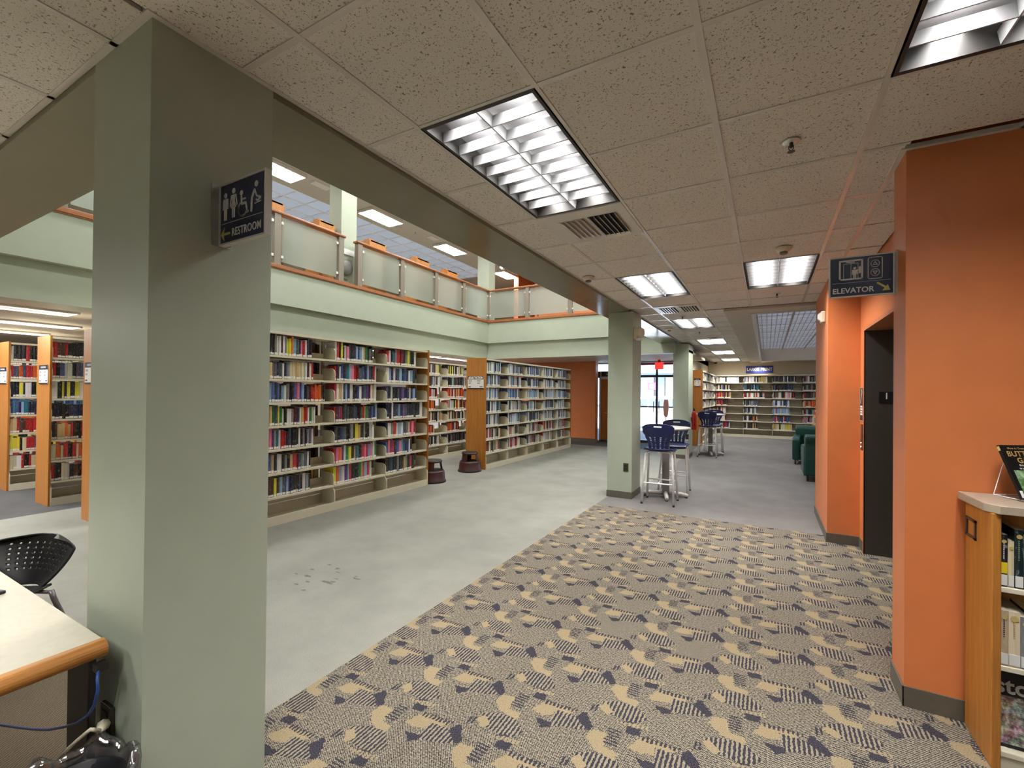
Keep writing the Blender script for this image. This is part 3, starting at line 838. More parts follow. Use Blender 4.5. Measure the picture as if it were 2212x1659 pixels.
# range one: the near shelves between the column and the step stool
loc1 = (XF, 2.10, 0); bw1 = .90
sh1, ZS = shelving('near steel shelving with three bays of books right of the green column', loc1, R90, 4, bw1)
ROWS = {1: ['kkkgwwmwgyyolskprwnk', 'wtgsnswnsgccctcccwmwr', 'nlbnbklwgknPpblksBrroooBk', 'BtGsyGwkwwgmnwtorwGcw', 'bpPgTwrrkskkkwkgkgsw', 'gbtkwwkgktrrsgswk', 'rBByBlslnnkBskwgk'],
        2: ['wrkykwpsknlblwtGksk', 'rnwbnTlprmsbnlsnrw', 'rwtwslnwnkbwnsPmwtw', 'rmPrksskkssnkBrtGBnbnl', 'kskbskkgkytkgkkww', 'rpoPwGyktTkrprlpwG', 'yolwPlrkkkGtolrw'],
        3: ['rwkTgrrmkgyskw', 'wlnwnslnbnwln', 'snwknsnPnswnlk', 'nkwnslnPsnknsknw', 'nwgrclwsgcrpr', 'bprPrnbplTnbwk', 'kkskkgkktgkrk']}
FILL = {1: [.64, .66, .85, .70, .68, .64, .64], 2: [.72, .8, .8, .82, .76, .82, .72], 3: [.72, .7, .74, .9, .72, .64, .7]}
BAY = {1: 'the left bay, near shelving', 2: 'the middle bay, near shelving'}
for bay in (1, 2, 3):
    for lv in range(7):
        fill_shelf(loc1, R90, bay * bw1, bw1, ZS[6 - lv], ROWS[bay][lv], fill=FILL[bay][lv], singles=bay < 3, group='books on the near shelving' if bay < 3 else None, bay=BAY.get(bay), lvl=ORD[lv])
for bay in range(4):
    for z in ZS:
        fill_shelf((XF - .5, 2.10 + 4 * bw1, 0), -R90, bay * bw1, bw1, z, pal='BBkmnt', fill=.8, dens=.05)
# range two: the far shelves with the ADULT FICTION end panel
loc2 = (-4.86, 7.445, 0); bw2 = .875
sh2, _ = shelving('long steel shelving of five bays behind the ADULT FICTION oak end panel', loc2, R90, 5, bw2)
for bay in range(5):
    for lv, z in enumerate(ZS[::-1]):
        fill_shelf(loc2, R90, bay * bw2, bw2, z, pal=('wlsnwkg' if lv != 2 else 'lbwlswn') if lv < 5 else 'wgsBkwcr', fill=random.choice((.58, .66, .72, .78)), dens=.032)  # whitish-blue palette on the upper shelves carries reflected daylight in the book colours
        fill_shelf((loc2[0] - .5, loc2[1] + 5 * bw2, 0), -R90, bay * bw2, bw2, z, pal='BBkmnt', fill=.8, dens=.06)
# range three: behind, seen between the two
loc3 = (-6.55, 7.5, 0)
sh3, _ = shelving('steel shelving seen through the gap between near shelving and oak end panel', loc3, R90, 4, .9)
for bay in range(3):
    for lv, z in enumerate(ZS[::-1]):
        fill_shelf(loc3, R90, bay * .9, .9, z, pal=['kgwcyBk', 'ksgBwG', 'rrotwk', 'rBykow', 'tkwckB', 'krwBos', 'Bkwsk'][lv], fill=random.choice((.5, .6, .7, .8)), dens=.034)
# left ranges seen past the near column
for i, (xf, lab) in enumerate([(-6.55, 'steel shelving whose oak end shows as a sliver at the column edge'), (-8.10, 'steel shelving with an oak end panel, right of the two left of the column'),
                               (-9.78, 'steel shelving with an oak end panel, farther left, partly hidden'), (-11.4, 'steel shelving cut off by the left edge of the picture')]):
    lc = (xf, 2.13, 0)
    sh, _ = shelving(lab, lc, R90, 2, .9)
    for bay in range(2):
        if i == 0: break
        for lv, z in enumerate(ZS[::-1]):
            fill_shelf(lc, R90, bay * .9, .9, z, pal=['kkBkwr', 'kwmrosb', 'nwkykr', 'nskknT' if i == 1 else 'bTnlb', 'koBrrt', 'kykrboc', 'nwkrBc'][lv], fill=.96, dens=.036)
# reading-room ranges
ZL = [.30 + .278 * i for i in range(7)]
locm = (-1.66, 18.2, 0)
shm, _ = shelving('wide steel shelving under the LARGE PRINT sign along the far wall', locm, 0, 5, .915, dep=.36, zs=ZL, top=2.24, left_panel=False, right_panel=False, deep=.36)
LF = [[.8, .78, .76, .62], [.5, .56, .66, .8], [.52, .72, .72, .8], [.38, .5, .55, .7], [.35, .46, .55, .66], [.36, .46, .58, .9], [.5, .5, .64, .7]]
LP = [['wwckwwlw', 'wcwgtyk', 'kskgkw', 'kBgkmc'], ['ctnnbck', 'kkskrlT', 'kBbknk', 'kBmkg'], ['trtrBtc', 'kcrrkwg', 'wpwkGrk', 'kBmrkg'], ['Bmkkr', 'kckssg', 'wnwbbl', 'cormTk'],
      ['kwrw', 'skswk', 'llwrrl', 'wlkBrk'], ['wrrw', 'nwktok', 'nwnbbr', 'wgpkgk'], ['wnmbrw', 'kwkBt', 'wcykwt', 'mwrkw']]
for lv, z in enumerate(ZL[::-1]):
    for bay in range(4):
        fill_shelf(locm, 0, bay * .915, .915, z, pal=LP[lv][bay], fill=LF[lv][bay], dens=.036, y0=.03)
locs = (-1.68, 14.3, 0)
shs, _ = shelving('oak ended steel shelving along the left wall beside the LARGE PRINT shelves', locs, R90, 4, .96, dep=.27, zs=ZL, top=2.24, right_panel=False, deep=.27)
for bay in range(4):
    for lv, z in enumerate(ZL[::-1]):
        fill_shelf(locs, R90, bay * .96, .96, z, pal='kwgBwsc', fill=.75, dens=.04)

# ------------------------------------------------------------------ low bookcase on the right, with its books
t = thing('bookcase', 'low oak bookcase with grey laminate top against the orange wall', 'bookcase', (0, 0, 0))
BXL, BF, BBK = .815, 2.585, 2.868
B().prism([(.79, 2.872), (.80, 2.62), (.835, 2.57), (2.2, 2.57), (2.2, 2.872)], 1.05, 1.086, 'z').build('laminate_top', m_laminate, t, bevel=.003)
B().box(BXL, BXL + .03, BF, BBK, 0, 1.05).build('side_panel', m_oak, t, bevel=.004)
B().box(2.15, 2.18, BF, BBK, 0, 1.05).build('side_panel', m_oak, t)
B().box(BXL + .03, 2.15, BBK - .012, BBK, 0, 1.05).build('back_panel', m_oak, t)
for z in (.075, .425, .748):
    B().box(BXL + .03, 2.15, BF + .012, BBK - .012, z - .022, z).build('shelf', m_metal_shelf, t, bevel=.003)
B().box(BXL + .03, 2.15, BF + .02, BF + .035, 0, .055).build('plinth', m_metal_shelf, t)
fr = B()
fr.box(BXL - .006, BXL, 2.737, 2.888 - .04, .968, .980).box(BXL - .006, BXL, 2.737, 2.848, .892, .904).box(BXL - .006, BXL, 2.737, 2.752, .892, .98).box(BXL - .006, BXL, 2.833, 2.848, .892, .98)
fr.build('label_holder', m_bronze, t, bevel=.001)
def near_book(u, wd, h, z, rgb, lab, dep=.19, band=None, lines=None, lean=0, topcol=None):
    global n_single
    t = thing('book', lab, 'book', (u, BF + .02, z + .001), 0, None); n_single += 1
    bk = Books(); bk.add(lambda a, b, c: (a, b, c), 0, wd, h, dep, 0, 0, lin(rgb), label=False)
    o = bpy.data.objects.new('cover', bk.mesh('cover')); link(o, t)
    B().box(.001, wd - .001, -.0012, .0006, .006, .05).build('call_label', m_signwhite, t)
    B().lathe([(wd * .36, 0), (wd * .36, .001)], n=12).build('seal', paint('gold_seal', (190, 170, 110), .4, .03), t, (wd / 2, -.0006, h - .028)).rotation_euler = (PI / 2, 0, 0)
    if band: B().box(.0005, wd - .0005, -.0009, .0008, .055, .10).build('band', paint('spine_band', band, .4, .02), t)
    if lines:
        b = B()
        for i in range(lines[1]): b.box(wd * .38, wd * .38 + wd * .16, -.0009, .0006, .115 + i * .0085, .115 + i * .0085 + random.uniform(.004, .007))
        o = b.build('spine_print', paint('spine_print', lines[0], .5, .01), t); o['kind'] = 'stuff'
near_book(.848, .021, .214, .748, (26, 28, 34), 'black book with yellow band at its foot, first on the upper bookcase shelf', band=(226, 200, 40), lines=((200, 200, 200), 9))
near_book(.8705, .018, .19, .748, (214, 200, 160), 'thin cream book beside the yellow banded black book, upper bookcase shelf')
near_book(.890, .025, .24, .748, (22, 40, 44), 'tall dark green book third on the upper bookcase shelf', lines=((120, 140, 110), 10))
near_book(.916, .022, .21, .748, (60, 70, 60), 'greenish book at the picture edge on the upper bookcase shelf')
near_book(.939, .026, .22, .748, (150, 40, 40), 'red book out of the picture on the upper bookcase shelf')
near_book(.848, .024, .225, .425, (190, 168, 138), 'tan book with dark spine stripe, first on the middle bookcase shelf', lines=((46, 44, 60), 10))
near_book(.873, .034, .225, .425, (222, 206, 178), 'thick cream book second on the middle bookcase shelf', lines=((186, 160, 110), 10))
near_book(.908, .03, .21, .425, (120, 124, 128), 'grey book third on the middle bookcase shelf')
near_book(.939, .03, .22, .425, (60, 60, 90), 'navy book out of the picture on the middle bookcase shelf')
t = thing('book', 'large face-out book with pale letters on a dark cover, bottom bookcase shelf', 'book', (.85, BF + .05, .0785)); n_single += 1
B().box(0, .24, 0, .02, 0, .30).build('cover', m_black, t).rotation_euler = (math.radians(-8), 0, 0)
def collage():
    q = NT('photo_collage'); p = q.obj(); v = q.node('ShaderNodeTexVoronoi'); v.inputs['Scale'].default_value = 26; q.link(p, v.inputs['Vector'])
    n = q.noise(p, 38, 4, .7)
    c = q.ramp(n, [(.32, srgb(46, 40, 48)), (.5, srgb(140, 122, 116)), (.66, srgb(214, 206, 200))])
    q.link(q.mix(.35, c, v.outputs['Color'], 'SOFT_LIGHT'), q.b.inputs['Base Color']); q.b.inputs['Roughness'].default_value = .25; return q.m
m_collage = collage()
B().box(.004, .236, -.001, .0, .012, .2).build('cover_picture', m_collage, t).rotation_euler = (math.radians(-8), 0, 0)
text('lettering', 'sto', .085, m_signwhite, t, (.0, .0325 - .0005, .235), (math.radians(82), 0, 0), offset=.002, ax='LEFT')

# book on a wire stand on top of the bookcase
AZ = math.atan2(.488, .873)
t = thing('book_stand', 'small white wire stand holding the gardening book on the bookcase', 'book stand', (.942, 2.72, 1.087), AZ)
lean = math.radians(24)
ly = lambda s_: (s_ * math.sin(lean), s_ * math.cos(lean))
for x in (.012, .15):
    y1, z1 = ly(.17)
    B().tube([(x, -.03, .016), (x, -.03, .004), (x, .0, .004), (x, y1 + .004, z1), (x, .115, .004), (x, .0, .004)], .0022, 6).build('side_wire', m_whitemetal, t)
B().tube([(.012, -.03, .004), (.15, -.03, .004)], .0022, 6).build('front_wire', m_whitemetal, t)
B().tube([(.012, .115, .004), (.15, .115, .004)], .0022, 6).build('rear_wire', m_whitemetal, t)
t = thing('book', 'black gardening book with gold title leaning on the white wire stand', 'book', (.942, 2.72, 1.0925), AZ); n_single += 1
bk = B().box(0, .19, -.016, -.004, 0, .24); o = bk.build('cover', paint('black_cover', (26, 24, 26), .3, .03), t); o.rotation_euler = (-lean, 0, 0)
o2 = B().box(.002, .189, -.0150, -.005, .001, .2405).build('pages', m_cream, t); o2.rotation_euler = (-lean, 0, 0)
def garden():
    q = NT('garden_picture'); p = q.obj(); n = q.noise(p, 22, 4, .6); n2 = q.noise(p, 14, 2)
    c = q.ramp(n, [(.3, srgb(30, 66, 30)), (.5, srgb(96, 140, 84)), (.68, srgb(206, 222, 206))])
    q.link(q.mix(q.math('GREATER_THAN', n2, .62), c, srgb(206, 84, 50)), q.b.inputs['Base Color']); q.b.inputs['Roughness'].default_value = .25; return q.m
B().box(.016, .189, -.0168, -.0155, .02, .125).build('cover_picture', garden(), t).rotation_euler = (-lean, 0, 0)
B().box(.0, .012, -.0168, -.0155, .006, .036).build('call_label', m_signwhite, t).rotation_euler = (-lean, 0, 0)
B().box(-.0008, .0, -.015, -.005, .215, .235).build('spine_seal', paint('gold_seal2', (204, 184, 120), .4, .03), t).rotation_euler = (-lean, 0, 0)
m_gold = paint('gold_print', (190, 158, 92), .4, .02)
def on_cover(body, size, m, x, s_, off=.0):
    y, z = ly(s_); n = Vector((0, -math.cos(lean), math.sin(lean))) * .0172
    text('lettering', body, size, m, t, (x, y + n.y, z + n.z), (PI / 2 - lean, 0, 0), ax='LEFT', offset=off, extrude=.0002)
on_cover('BUTTERFLY', .034, m_gold, .018, .198, .0003); on_cover('GARDEN', .034, m_gold, .05, .168, .0003)
on_cover('How to Create a', .013, m_gold, .03, .224); on_cover('Bringing butterflies', .012, m_signwhite, .05, .147); on_cover('to your backyard', .012, m_signwhite, .045, .134)

# the remaining books of all the shelves
o = bpy.data.objects.new('shelved_books', REST.mesh('shelved_books')); COL.objects.link(o)
tag(o, 'library books filling the remaining bays of the steel shelving', 'books', None, 'stuff')

# ------------------------------------------------------------------ signs
def flat(parent, name, pts, m, y=0, th=.0012):
    return B().prism(pts, y - th, y, 'y').build(name, m, parent)
def circ(cx, cz, r, n=20, a0=0, a1=2 * PI):
    return [(cx + r * math.cos(a0 + (a1 - a0) * i / n), cz + r * math.sin(a0 + (a1 - a0) * i / n)) for i in range(n if a1 - a0 > 6.28 else n + 1)]
def ring(parent, name, cx, cz, r0, r1, m, y=0, a0=0, a1=2 * PI, n=28):
    b = B()
    for i in range(n):
        p = a0 + (a1 - a0) * i / n; q = a0 + (a1 - a0) * (i + 1) / n
        b.quad((cx + r0 * math.cos(p), y, cz + r0 * math.sin(p)), (cx + r1 * math.cos(p), y, cz + r1 * math.sin(p)), (cx + r1 * math.cos(q), y, cz + r1 * math.sin(q)), (cx + r0 * math.cos(q), y, cz + r0 * math.sin(q)))
    return b.build(name, m, parent)
def stroke(b, pts, wd, y0, y1):
    """thick polyline in the x-z plane"""
    for (ax, az), (bx, bz) in zip(pts, pts[1:]):
        dx, dz = bx - ax, bz - az; L = math.hypot(dx, dz) or 1; nx, nz = -dz / L * wd / 2, dx / L * wd / 2
        b.prism([(ax + nx, az + nz), (bx + nx, bz + nz), (bx - nx, bz - nz), (ax - nx, az - nz)], y0, y1, 'y')
    for (ax, az) in pts: b.prism(circ(ax, az, wd / 2, 10), y0, y1, 'y')
def sign_body(t, W, H):
    B().box(0, W, 0, .014, 0, H).build('face', m_navy, t)
    e = .006
    B().box(-e, W + e, -.004, .018, H, H + e).box(-e, W + e, -.004, .018, -e, 0).box(-e, 0, -.004, .018, 0, H).box(W, W + e, -.004, .018, 0, H).build('frame', m_alu_lite, t)
def person(b, cx, z0, h, skirt=False):
    r = h * .095
    b.prism(circ(cx, z0 + h - r, r, 16), -.0015, -.0003, 'y')
    s_ = h * .135; top = z0 + h * .78; hip = z0 + h * .42
    if skirt:
        b.prism([(cx - s_ * .8, top), (cx + s_ * .8, top), (cx + s_ * .55, z0 + h * .56), (cx + s_ * 1.25, z0 + h * .34), (cx - s_ * 1.25, z0 + h * .34), (cx - s_ * .55, z0 + h * .56)], -.0015, -.0003, 'y')
    else:
        b.prism([(cx - s_ * .85, top), (cx + s_ * .85, top), (cx + s_ * .72, hip - h * .05), (cx - s_ * .72, hip - h * .05)], -.0015, -.0003, 'y')
    for sg in (-1, 1):
        b.prism([(cx + sg * s_ * .08, hip), (cx + sg * s_ * .7, hip), (cx + sg * s_ * .62, z0), (cx + sg * s_ * .14, z0)][::sg], -.0015, -.0003, 'y')
        stroke(b, [(cx + sg * s_ * .98, top - h * .03), (cx + sg * s_ * (1.5 if skirt else 1.15), z0 + h * .42)], h * .062, -.0015, -.0003)
# restroom
W, H = .272, .213
t = thing('restroom_sign', 'navy RESTROOM sign projecting from the green column with white pictograms', 'sign', (-1.766, .906, 2.066))
sign_body(t, W, H)
B().box(-.0095, -.006, -.03, .036, -.008, H + .008).box(-.0095, .03, .018, .022, -.008, H + .008).build('wall_bracket', m_alu, t)
b = B()
person(b, W * .115, H * .39, H * .47); person(b, W * .305, H * .40, H * .50, True)
b.build('pictogram_couple', m_signwhite, t)
b = B(); cx = W * .53; k = H
b.prism(circ(cx - .012, k * .77, .0095, 16), -.0015, -.0003, 'y')
stroke(b, [(cx - .012, k * .71), (cx - .010, k * .585), (cx + .016, k * .585), (cx + .024, k * .42), (cx + .030, k * .43)], .0085, -.0015, -.0003)
stroke(b, [(cx - .011, k * .66), (cx + .012, k * .66)], .006, -.0015, -.0003)
stroke(b, circ(cx - .004, k * .505, .026, 18, math.radians(125), math.radians(335)), .0065, -.0015, -.0003)
b.build('pictogram_wheelchair', m_signwhite, t)
b = B(); cx = W * .80
b.prism(circ(cx + .004, k * .835, .0105, 16), -.0015, -.0003, 'y')
stroke(b, [(cx - .024, k * .42), (cx - .022, k * .62), (cx - .008, k * .74)], .0105, -.0015, -.0003)
stroke(b, [(cx - .006, k * .75), (cx + .006, k * .64), (cx + .014, k * .62)], .007, -.0015, -.0003)
stroke(b, [(cx - .004, k * .52), (cx + .032, k * .535)], .0035, -.0015, -.0003)
stroke(b, [(cx + .004, k * .58), (cx + .010, k * .555), (cx + .022, k * .57), (cx + .02, k * .62)], .006, -.0015, -.0003)
b.prism(circ(cx + .028, k * .59, .005, 10), -.0015, -.0003, 'y')
b.build('pictogram_changing_table', m_signwhite, t)
B().box(W * .03, W * .95, -.0012, -.0003, H * .333, H * .339).build('divider', m_signwhite, t)
b = B(); stroke(b, [(W * .06, H * .155), (W * .215, H * .155)], .009, -.0015, -.0003)
b.prism([(W * .015, H * .155), (W * .095, H * .275), (W * .085, H * .19), (W * .085, H * .12), (W * .095, H * .035)][::-1], -.0016, -.0003, 'y'); b.build('arrow', m_signgreen, t)
text('lettering', 'RESTROOM', .0405, m_signwhite, t, (W * .60, -.0008, H * .15), (PI / 2, 0, 0), offset=.0002, space=1.06, xs=.82)
# elevator
W, H = .276, .212
t = thing('elevator_sign', 'navy ELEVATOR sign projecting from the orange wall with a lime arrow', 'sign', (.309, 3.072, 2.086))
sign_body(t, W, H)
B().box(W + .006, W + .0145, -.03, .036, -.008, H + .008).build('wall_bracket', m_alu, t)
b = B()
x0, x1, z0, z1 = W * .14, W * .535, H * .415, H * .94; e = .0085
b.box(x0, x1, -.0015, -.0003, z0, z0 + e).box(x0, x1, -.0015, -.0003, z1 - e, z1).box(x0, x0 + e, -.0015, -.0003, z0, z1).box(x1 - e, x1, -.0015, -.0003, z0, z1)
b.box(W * .215, W * .222, -.0012, -.0003, z0, H * .83).box(W * .335, W * .342, -.0012, -.0003, z0, H * .85).box(W * .45, W * .457, -.0012, -.0003, z0, H * .85).box(W * .215, W * .457, -.0012, -.0003, H * .838, H * .848)
b.box(W * .26, W * .40, -.0015, -.0003, H * .865, H * .89).box(W * .465, W * .498, -.0015, -.0003, H * .57, H * .75)
person(b, W * .40, z0, H * .33)
stroke(b, [(W * .43, H * .66), (W * .48, H * .66)], .006, -.0015, -.0003)
b.build('pictogram_lift', m_signwhite, t)
b = B(); x0, x1, z0, z1 = W * .615, W * .835, H * .40, H * .95; r = .008
pts = circ(x1 - r, z1 - r, r, 5, 0, PI / 2) + circ(x0 + r, z1 - r, r, 5, PI / 2, PI) + circ(x0 + r, z0 + r, r, 5, PI, 1.5 * PI) + circ(x1 - r, z0 + r, r, 5, 1.5 * PI, 2 * PI)
stroke(b, pts + pts[:1], .0038, -.0015, -.0003)
for zc, sg in ((H * .785, 1), (H * .56, -1)):
    stroke(b, circ(W * .725, zc, .0185, 24) + [circ(W * .725, zc, .0185, 24)[0]], .0036, -.0015, -.0003)
    tr = [(W * .725 - .009, zc - sg * .006), (W * .725 + .009, zc - sg * .006), (W * .725, zc + sg * .0095)]
    stroke(b, tr + tr[:1], .0036, -.0015, -.0003)
b.build('pictogram_buttons', m_signwhite, t)
B().box(W * .03, W * .97, -.0012, -.0003, H * .342, H * .348).build('divider', m_signwhite, t)
b = B(); ax, az, bx, bz = W * .765, H * .28, W * .90, H * .145
stroke(b, [(ax, az), (bx, bz)], .010, -.0015, -.0003)
b.prism([(W * .96, H * .075), (W * .835, H * .075), (W * .92, H * .225)], -.0016, -.0003, 'y'); b.build('arrow', m_signgreen, t)
text('lettering', 'ELEVATOR', .041, m_signwhite, t, (W * .372, -.0008, H * .135), (PI / 2, 0, 0), offset=.0007, xs=.95)
# floor number, lift call plates
t = thing('floor_number_sign', 'small black plate with white 1 on the dark lift jamb', 'sign', (.936, 5.449, 1.468))
B().box(0, .16, -.003, .002, 0, .105).build('plate', m_black, t)
text('lettering', '1', .085, m_signwhite, t, (.058, -.0035, .062), (PI / 2, 0, 0), offset=.001, extrude=.0004)
t = thing('evacuation_sign', 'narrow black sign with white flame pictogram on the orange wall by the lift', 'sign', (.829, 5.675, 1.285), -PI / 2)
B().box(0, .155, -.004, .001, 0, .325).build('plate', m_black, t)
B().box(-.005, 0, -.005, .001, -.005, .33).box(.155, .16, -.005, .001, -.005, .33).box(0, .155, -.005, .001, .325, .33).box(0, .155, -.005, .001, -.005, 0).build('frame', m_alu_lite, t)
b = B(); stroke(b, [(.035, .18), (.06, .225), (.085, .25)], .022, -.0055, -.004); stroke(b, [(.075, .255), (.10, .28), (.085, .30)], .03, -.0055, -.004); b.build('pictogram', m_signwhite, t)
b = B()
for i in range(4): b.box(.025, .135 - .008 * (i % 2), -.0055, -.004, .055 + i * .025, .072 + i * .025)
o = b.build('print', m_signwhite, t); o['kind'] = 'stuff'
t = thing('lift_call_panel', 'bronze lift call panel with two buttons below the black flame sign', 'call panel', (.829, 5.645, .99), -PI / 2)
B().box(0, .10, -.004, .001, 0, .26).build('plate', m_bronze, t, bevel=.002)
for z in (.07, .03): B().lathe([(.011, 0), (.011, .006), (.008, .008)], n=14).build('button', m_signwhite, t, (.05, -.004, z)).rotation_euler = (PI / 2, 0, 0)
# LARGE PRINT
t = thing('large_print_sign', 'blue LARGE PRINT sign on the tan wall above the far shelves', 'sign', (-.69, 18.575, 2.325))
B().box(0, .88, 0, .02, 0, .27).build('panel', paint('blue_sign_face', (44, 56, 130), .4, .02), t)
text('lettering', 'LARGE PRINT', .155, m_signwhite, t, (.44, -.003, .135), (PI / 2, 0, 0), offset=.006, extrude=.002, xs=.88)
# shelf-end signs
def end_sign(label, loc, wd, h, title=None):
    t = thing('shelf_sign', label, 'sign', loc)
    B().box(0, wd, -.006, .002, 0, h).build('card', m_signwhite, t)
    B().box(0, wd, -.008, -.006, h * .76, h).build('header', m_navy, t)
    B().box(0, wd, -.008, -.006, 0, h * .07).build('footer', m_black, t)
    if title: text('lettering', title, h * .235, m_signwhite, t, (wd / 2, -.0085, h * .875), (PI / 2, 0, 0), offset=.0035, extrude=.0005, xs=.80)
    b = B()
    for (x, z, l) in ((.06, .58, .2), (.06, .40, .14), (.60, .58, .2), (.60, .40, .18)): b.box(wd * x, wd * (x + l), -.0075, -.006, h * z, h * (z + .1))
    if not title: b.box(wd * .2, wd * .8, -.0088, -.008, h * .83, h * .93)
    o = b.build('print', paint('grey_print', (150, 150, 150), .5, .01), t); o['kind'] = 'stuff'
    B().box(wd * .05, wd * .2, -.0075, -.006, h * .14, h * .2).box(wd * .76, wd * .94, -.0075, -.006, h * .14, h * .2).build('arrow', m_black, t)
end_sign('ADULT FICTION sign on the oak end panel above the maroon step stool', (-5.275, 7.4175, 1.597), .38, .25, 'ADULT FICTION')
end_sign('white card with dark header on the oak end panel left of the green column', (-8.44, 2.1025, 1.58), .31, .25)
end_sign('white card with dark header on the oak end at the left picture edge', (-10.16, 2.1025, 1.58), .34, .25)
end_sign('white card with dark header on the oak sliver at the column edge', (-6.93, 2.1025, 1.58), .34, .25)
end_sign('white card with dark header on the oak end panel by the reading room', (-1.905, 14.2725, 1.76), .18, .25)

# ------------------------------------------------------------------ ceiling fittings
t = vent('two-way air vent in the ceiling right after the nearest light', (VENTS[0][0] + .004, VENTS[0][1] + .004, CE), .60, .60, m_dark, 0)
VX, VY = .11, .12
B().box(.10, .30, .13, .52, -.006, -.0041).build('blank_plate', m_tbar, t)
for i in range(5):
    x = .115 + i * .038
    B().prism([(x, -.006), (x + .028, -.022), (x + .032, -.022), (x + .006, -.006)], .14, .51, 'y').build('slat', m_tbar, t)
B().box(.325, .52, .13, .52, -.0055, -.0041).build('duct_shade', m_dark, t)  # dark sheet painted as duct shade, no hole behind it
for i in range(6):
    x = .333 + i * .0365
    B().prism([(x, -.0056), (x + .004, -.0056), (x + .013, -.022), (x + .009, -.022)], .13, .52, 'y').build('slat', m_tbar, t)
t = vent('striped air vent in the ceiling between second and third left lights', (VENTS[1][0] + .004, VENTS[1][1] + .004, CE), .60, .60, m_dark, 0)
for x0 in (.06, .34):
    B().box(x0, x0 + .22, .12, .52, -.0055, -.0041).build('duct_shade', m_dark, t)  # flat dark sheet in place of a shaded duct
    for i in range(6):
        x = x0 + .006 + i * .036
        B().box(x, x + .014, .12, .52, -.012, -.0056).build('slat', m_tbar, t)
vent('small dark air vent in the ceiling before the fourth left light', (-1.15, 10.40, CE), .22, .25, m_dark, 4)
def smoke(label, x, y, z=CE):
    t = thing('smoke_detector', label, 'smoke detector', (x, y, z))
    B().lathe([(.062, 0), (.062, -.012), (.05, -.03), (.038, -.036)], n=24).build('base', m_cream, t)
    B().lathe([(.03, -.036), (.03, -.05), (.024, -.056)], n=20).build('chamber', m_greymetal, t)
smoke('cream smoke detector on the ceiling beside the green beam, left of the lights', -1.653, 4.486)
smoke('cream smoke detector on the ceiling before the light by the elevator sign', .114, 4.32)
smoke('cream smoke detector on the ceiling above the far green column edge', -1.60, 8.68)
def sprinkler(label, x, y, z=CE):
    t = thing('sprinkler', label, 'sprinkler', (x, y, z))
    B().lathe([(.04, 0), (.038, -.004), (.018, -.006)], n=20).build('escutcheon', m_chrome, t)
    B().lathe([(.009, -.005), (.009, -.022), (.006, -.03)], n=10).build('body', m_bronze, t)
    B().tube([(-.010, 0, -.02), (-.010, 0, -.034), (0, 0, -.046), (.010, 0, -.034), (.010, 0, -.02)], .0022, 6).build('frame_arm', m_bronze, t)
    B().lathe([(.016, -.047), (.017, -.049)], n=16).build('deflector', m_bronze, t)
sprinkler('nearest fire sprinkler in the ceiling left of the orange wall', .095, 2.526)
sprinkler('fire sprinkler in the ceiling past the light by the elevator sign', .097, 6.22)
sprinkler('fire sprinkler in the ceiling just past the striped vent', -1.172, 7.43)
sprinkler('fire sprinkler in the ceiling past the third left light', -1.157, 9.374)
sprinkler('fire sprinkler in the upper ceiling beside the middle upper light', -9.6, 10.6, 6.5)
t = thing('camera_dome', 'small black dome camera in the ceiling corner above the far shelves', 'camera', (-1.69, 18.3, CE))
B().lathe([(.07, 0), (.07, -.02)], n=20).build('base', m_cream, t)
B().lathe([(.06, -.02), (.05, -.055), (.02, -.075)], n=20).build('dome', m_black, t)
t = thing('fire_alarm', 'cream fire alarm with horn and strobe on the far green column', 'fire alarm', (-1.708, 6.60, 2.34))
B().box(0, .05, -.07, .07, -.01, .17).build('back_box', m_cream, t, bevel=.006)
B().lathe([(.075, 0), (.07, .05), (.045, .085), (.015, .09)], n=24).build('horn', m_cream, t, (.05, 0, .09)).rotation_euler = (0, PI / 2, 0)
B().box(.03, .11, -.05, .05, -.03, .0).build('strobe_lens', m_white_wall, t, bevel=.008)
t = thing('wall_alarm', 'cream wall alarm box on the edge of the orange pier', 'fire alarm', (.556, 6.0, 2.34))
B().box(-.045, 0, -.06, .06, 0, .12).build('back_box', m_cream, t, bevel=.01)
B().prism([(-.045, .02), (-.07, .04), (-.07, .09), (-.045, .11)], -.04, .04, 'y').build('lens', m_signwhite, t)
t = thing('exit_sign', 'red lit exit sign hanging by the glass entrance', 'sign', (-2.87, 13.4, 2.25))
B().box(0, .24, 0, .04, 0, .2).build('face', m_exit, t, bevel=.01)
B().box(.08, .16, .01, .03, .2, .285).build('mount', m_red, t)

# ------------------------------------------------------------------ outlets, extinguisher
def outlet(label, loc, wd=.075, h=.12):
    t = thing('power_outlet', label, 'outlet', loc)
    B().box(0, wd, -.006, 0, 0, h).build('plate', m_bronze, t, bevel=.002)
    for z in (h * .2, h * .58): B().box(wd * .25, wd * .75, -.009, -.006, z, z + h * .24).build('socket', m_black, t)
    return t
outlet('bronze power outlet low on the far green column', (-1.83, 6.499, .395))
outlet('small power outlet low on the green column behind the stools', (-1.68, 11.199, .47))
t = thing('power_outlet', 'dark surface power box on the near column behind the desk', 'outlet', (-2.05, .689, .30))
B().box(0, .08, -.014, 0, 0, .125).build('box', m_bronze, t, bevel=.003)
for z in (.02, .075): B().box(.02, .06, -.016, -.014, z, z + .03).build('socket', m_black, t)
t = thing('fire_extinguisher', 'red fire extinguisher on the column behind the farther blue stools', 'extinguisher', (-1.53, 11.5, .68))
B().lathe([(.055, 0), (.06, .02), (.06, .36), (.045, .42), (.02, .45)], n=20).build('cylinder', m_red, t)
B().lathe([(.02, .45), (.022, .49)], n=12).box(-.012, .012, -.07, .03, .49, .505).box(-.01, .01, -.07, .02, .515, .53).build('valve_handle', m_black, t)
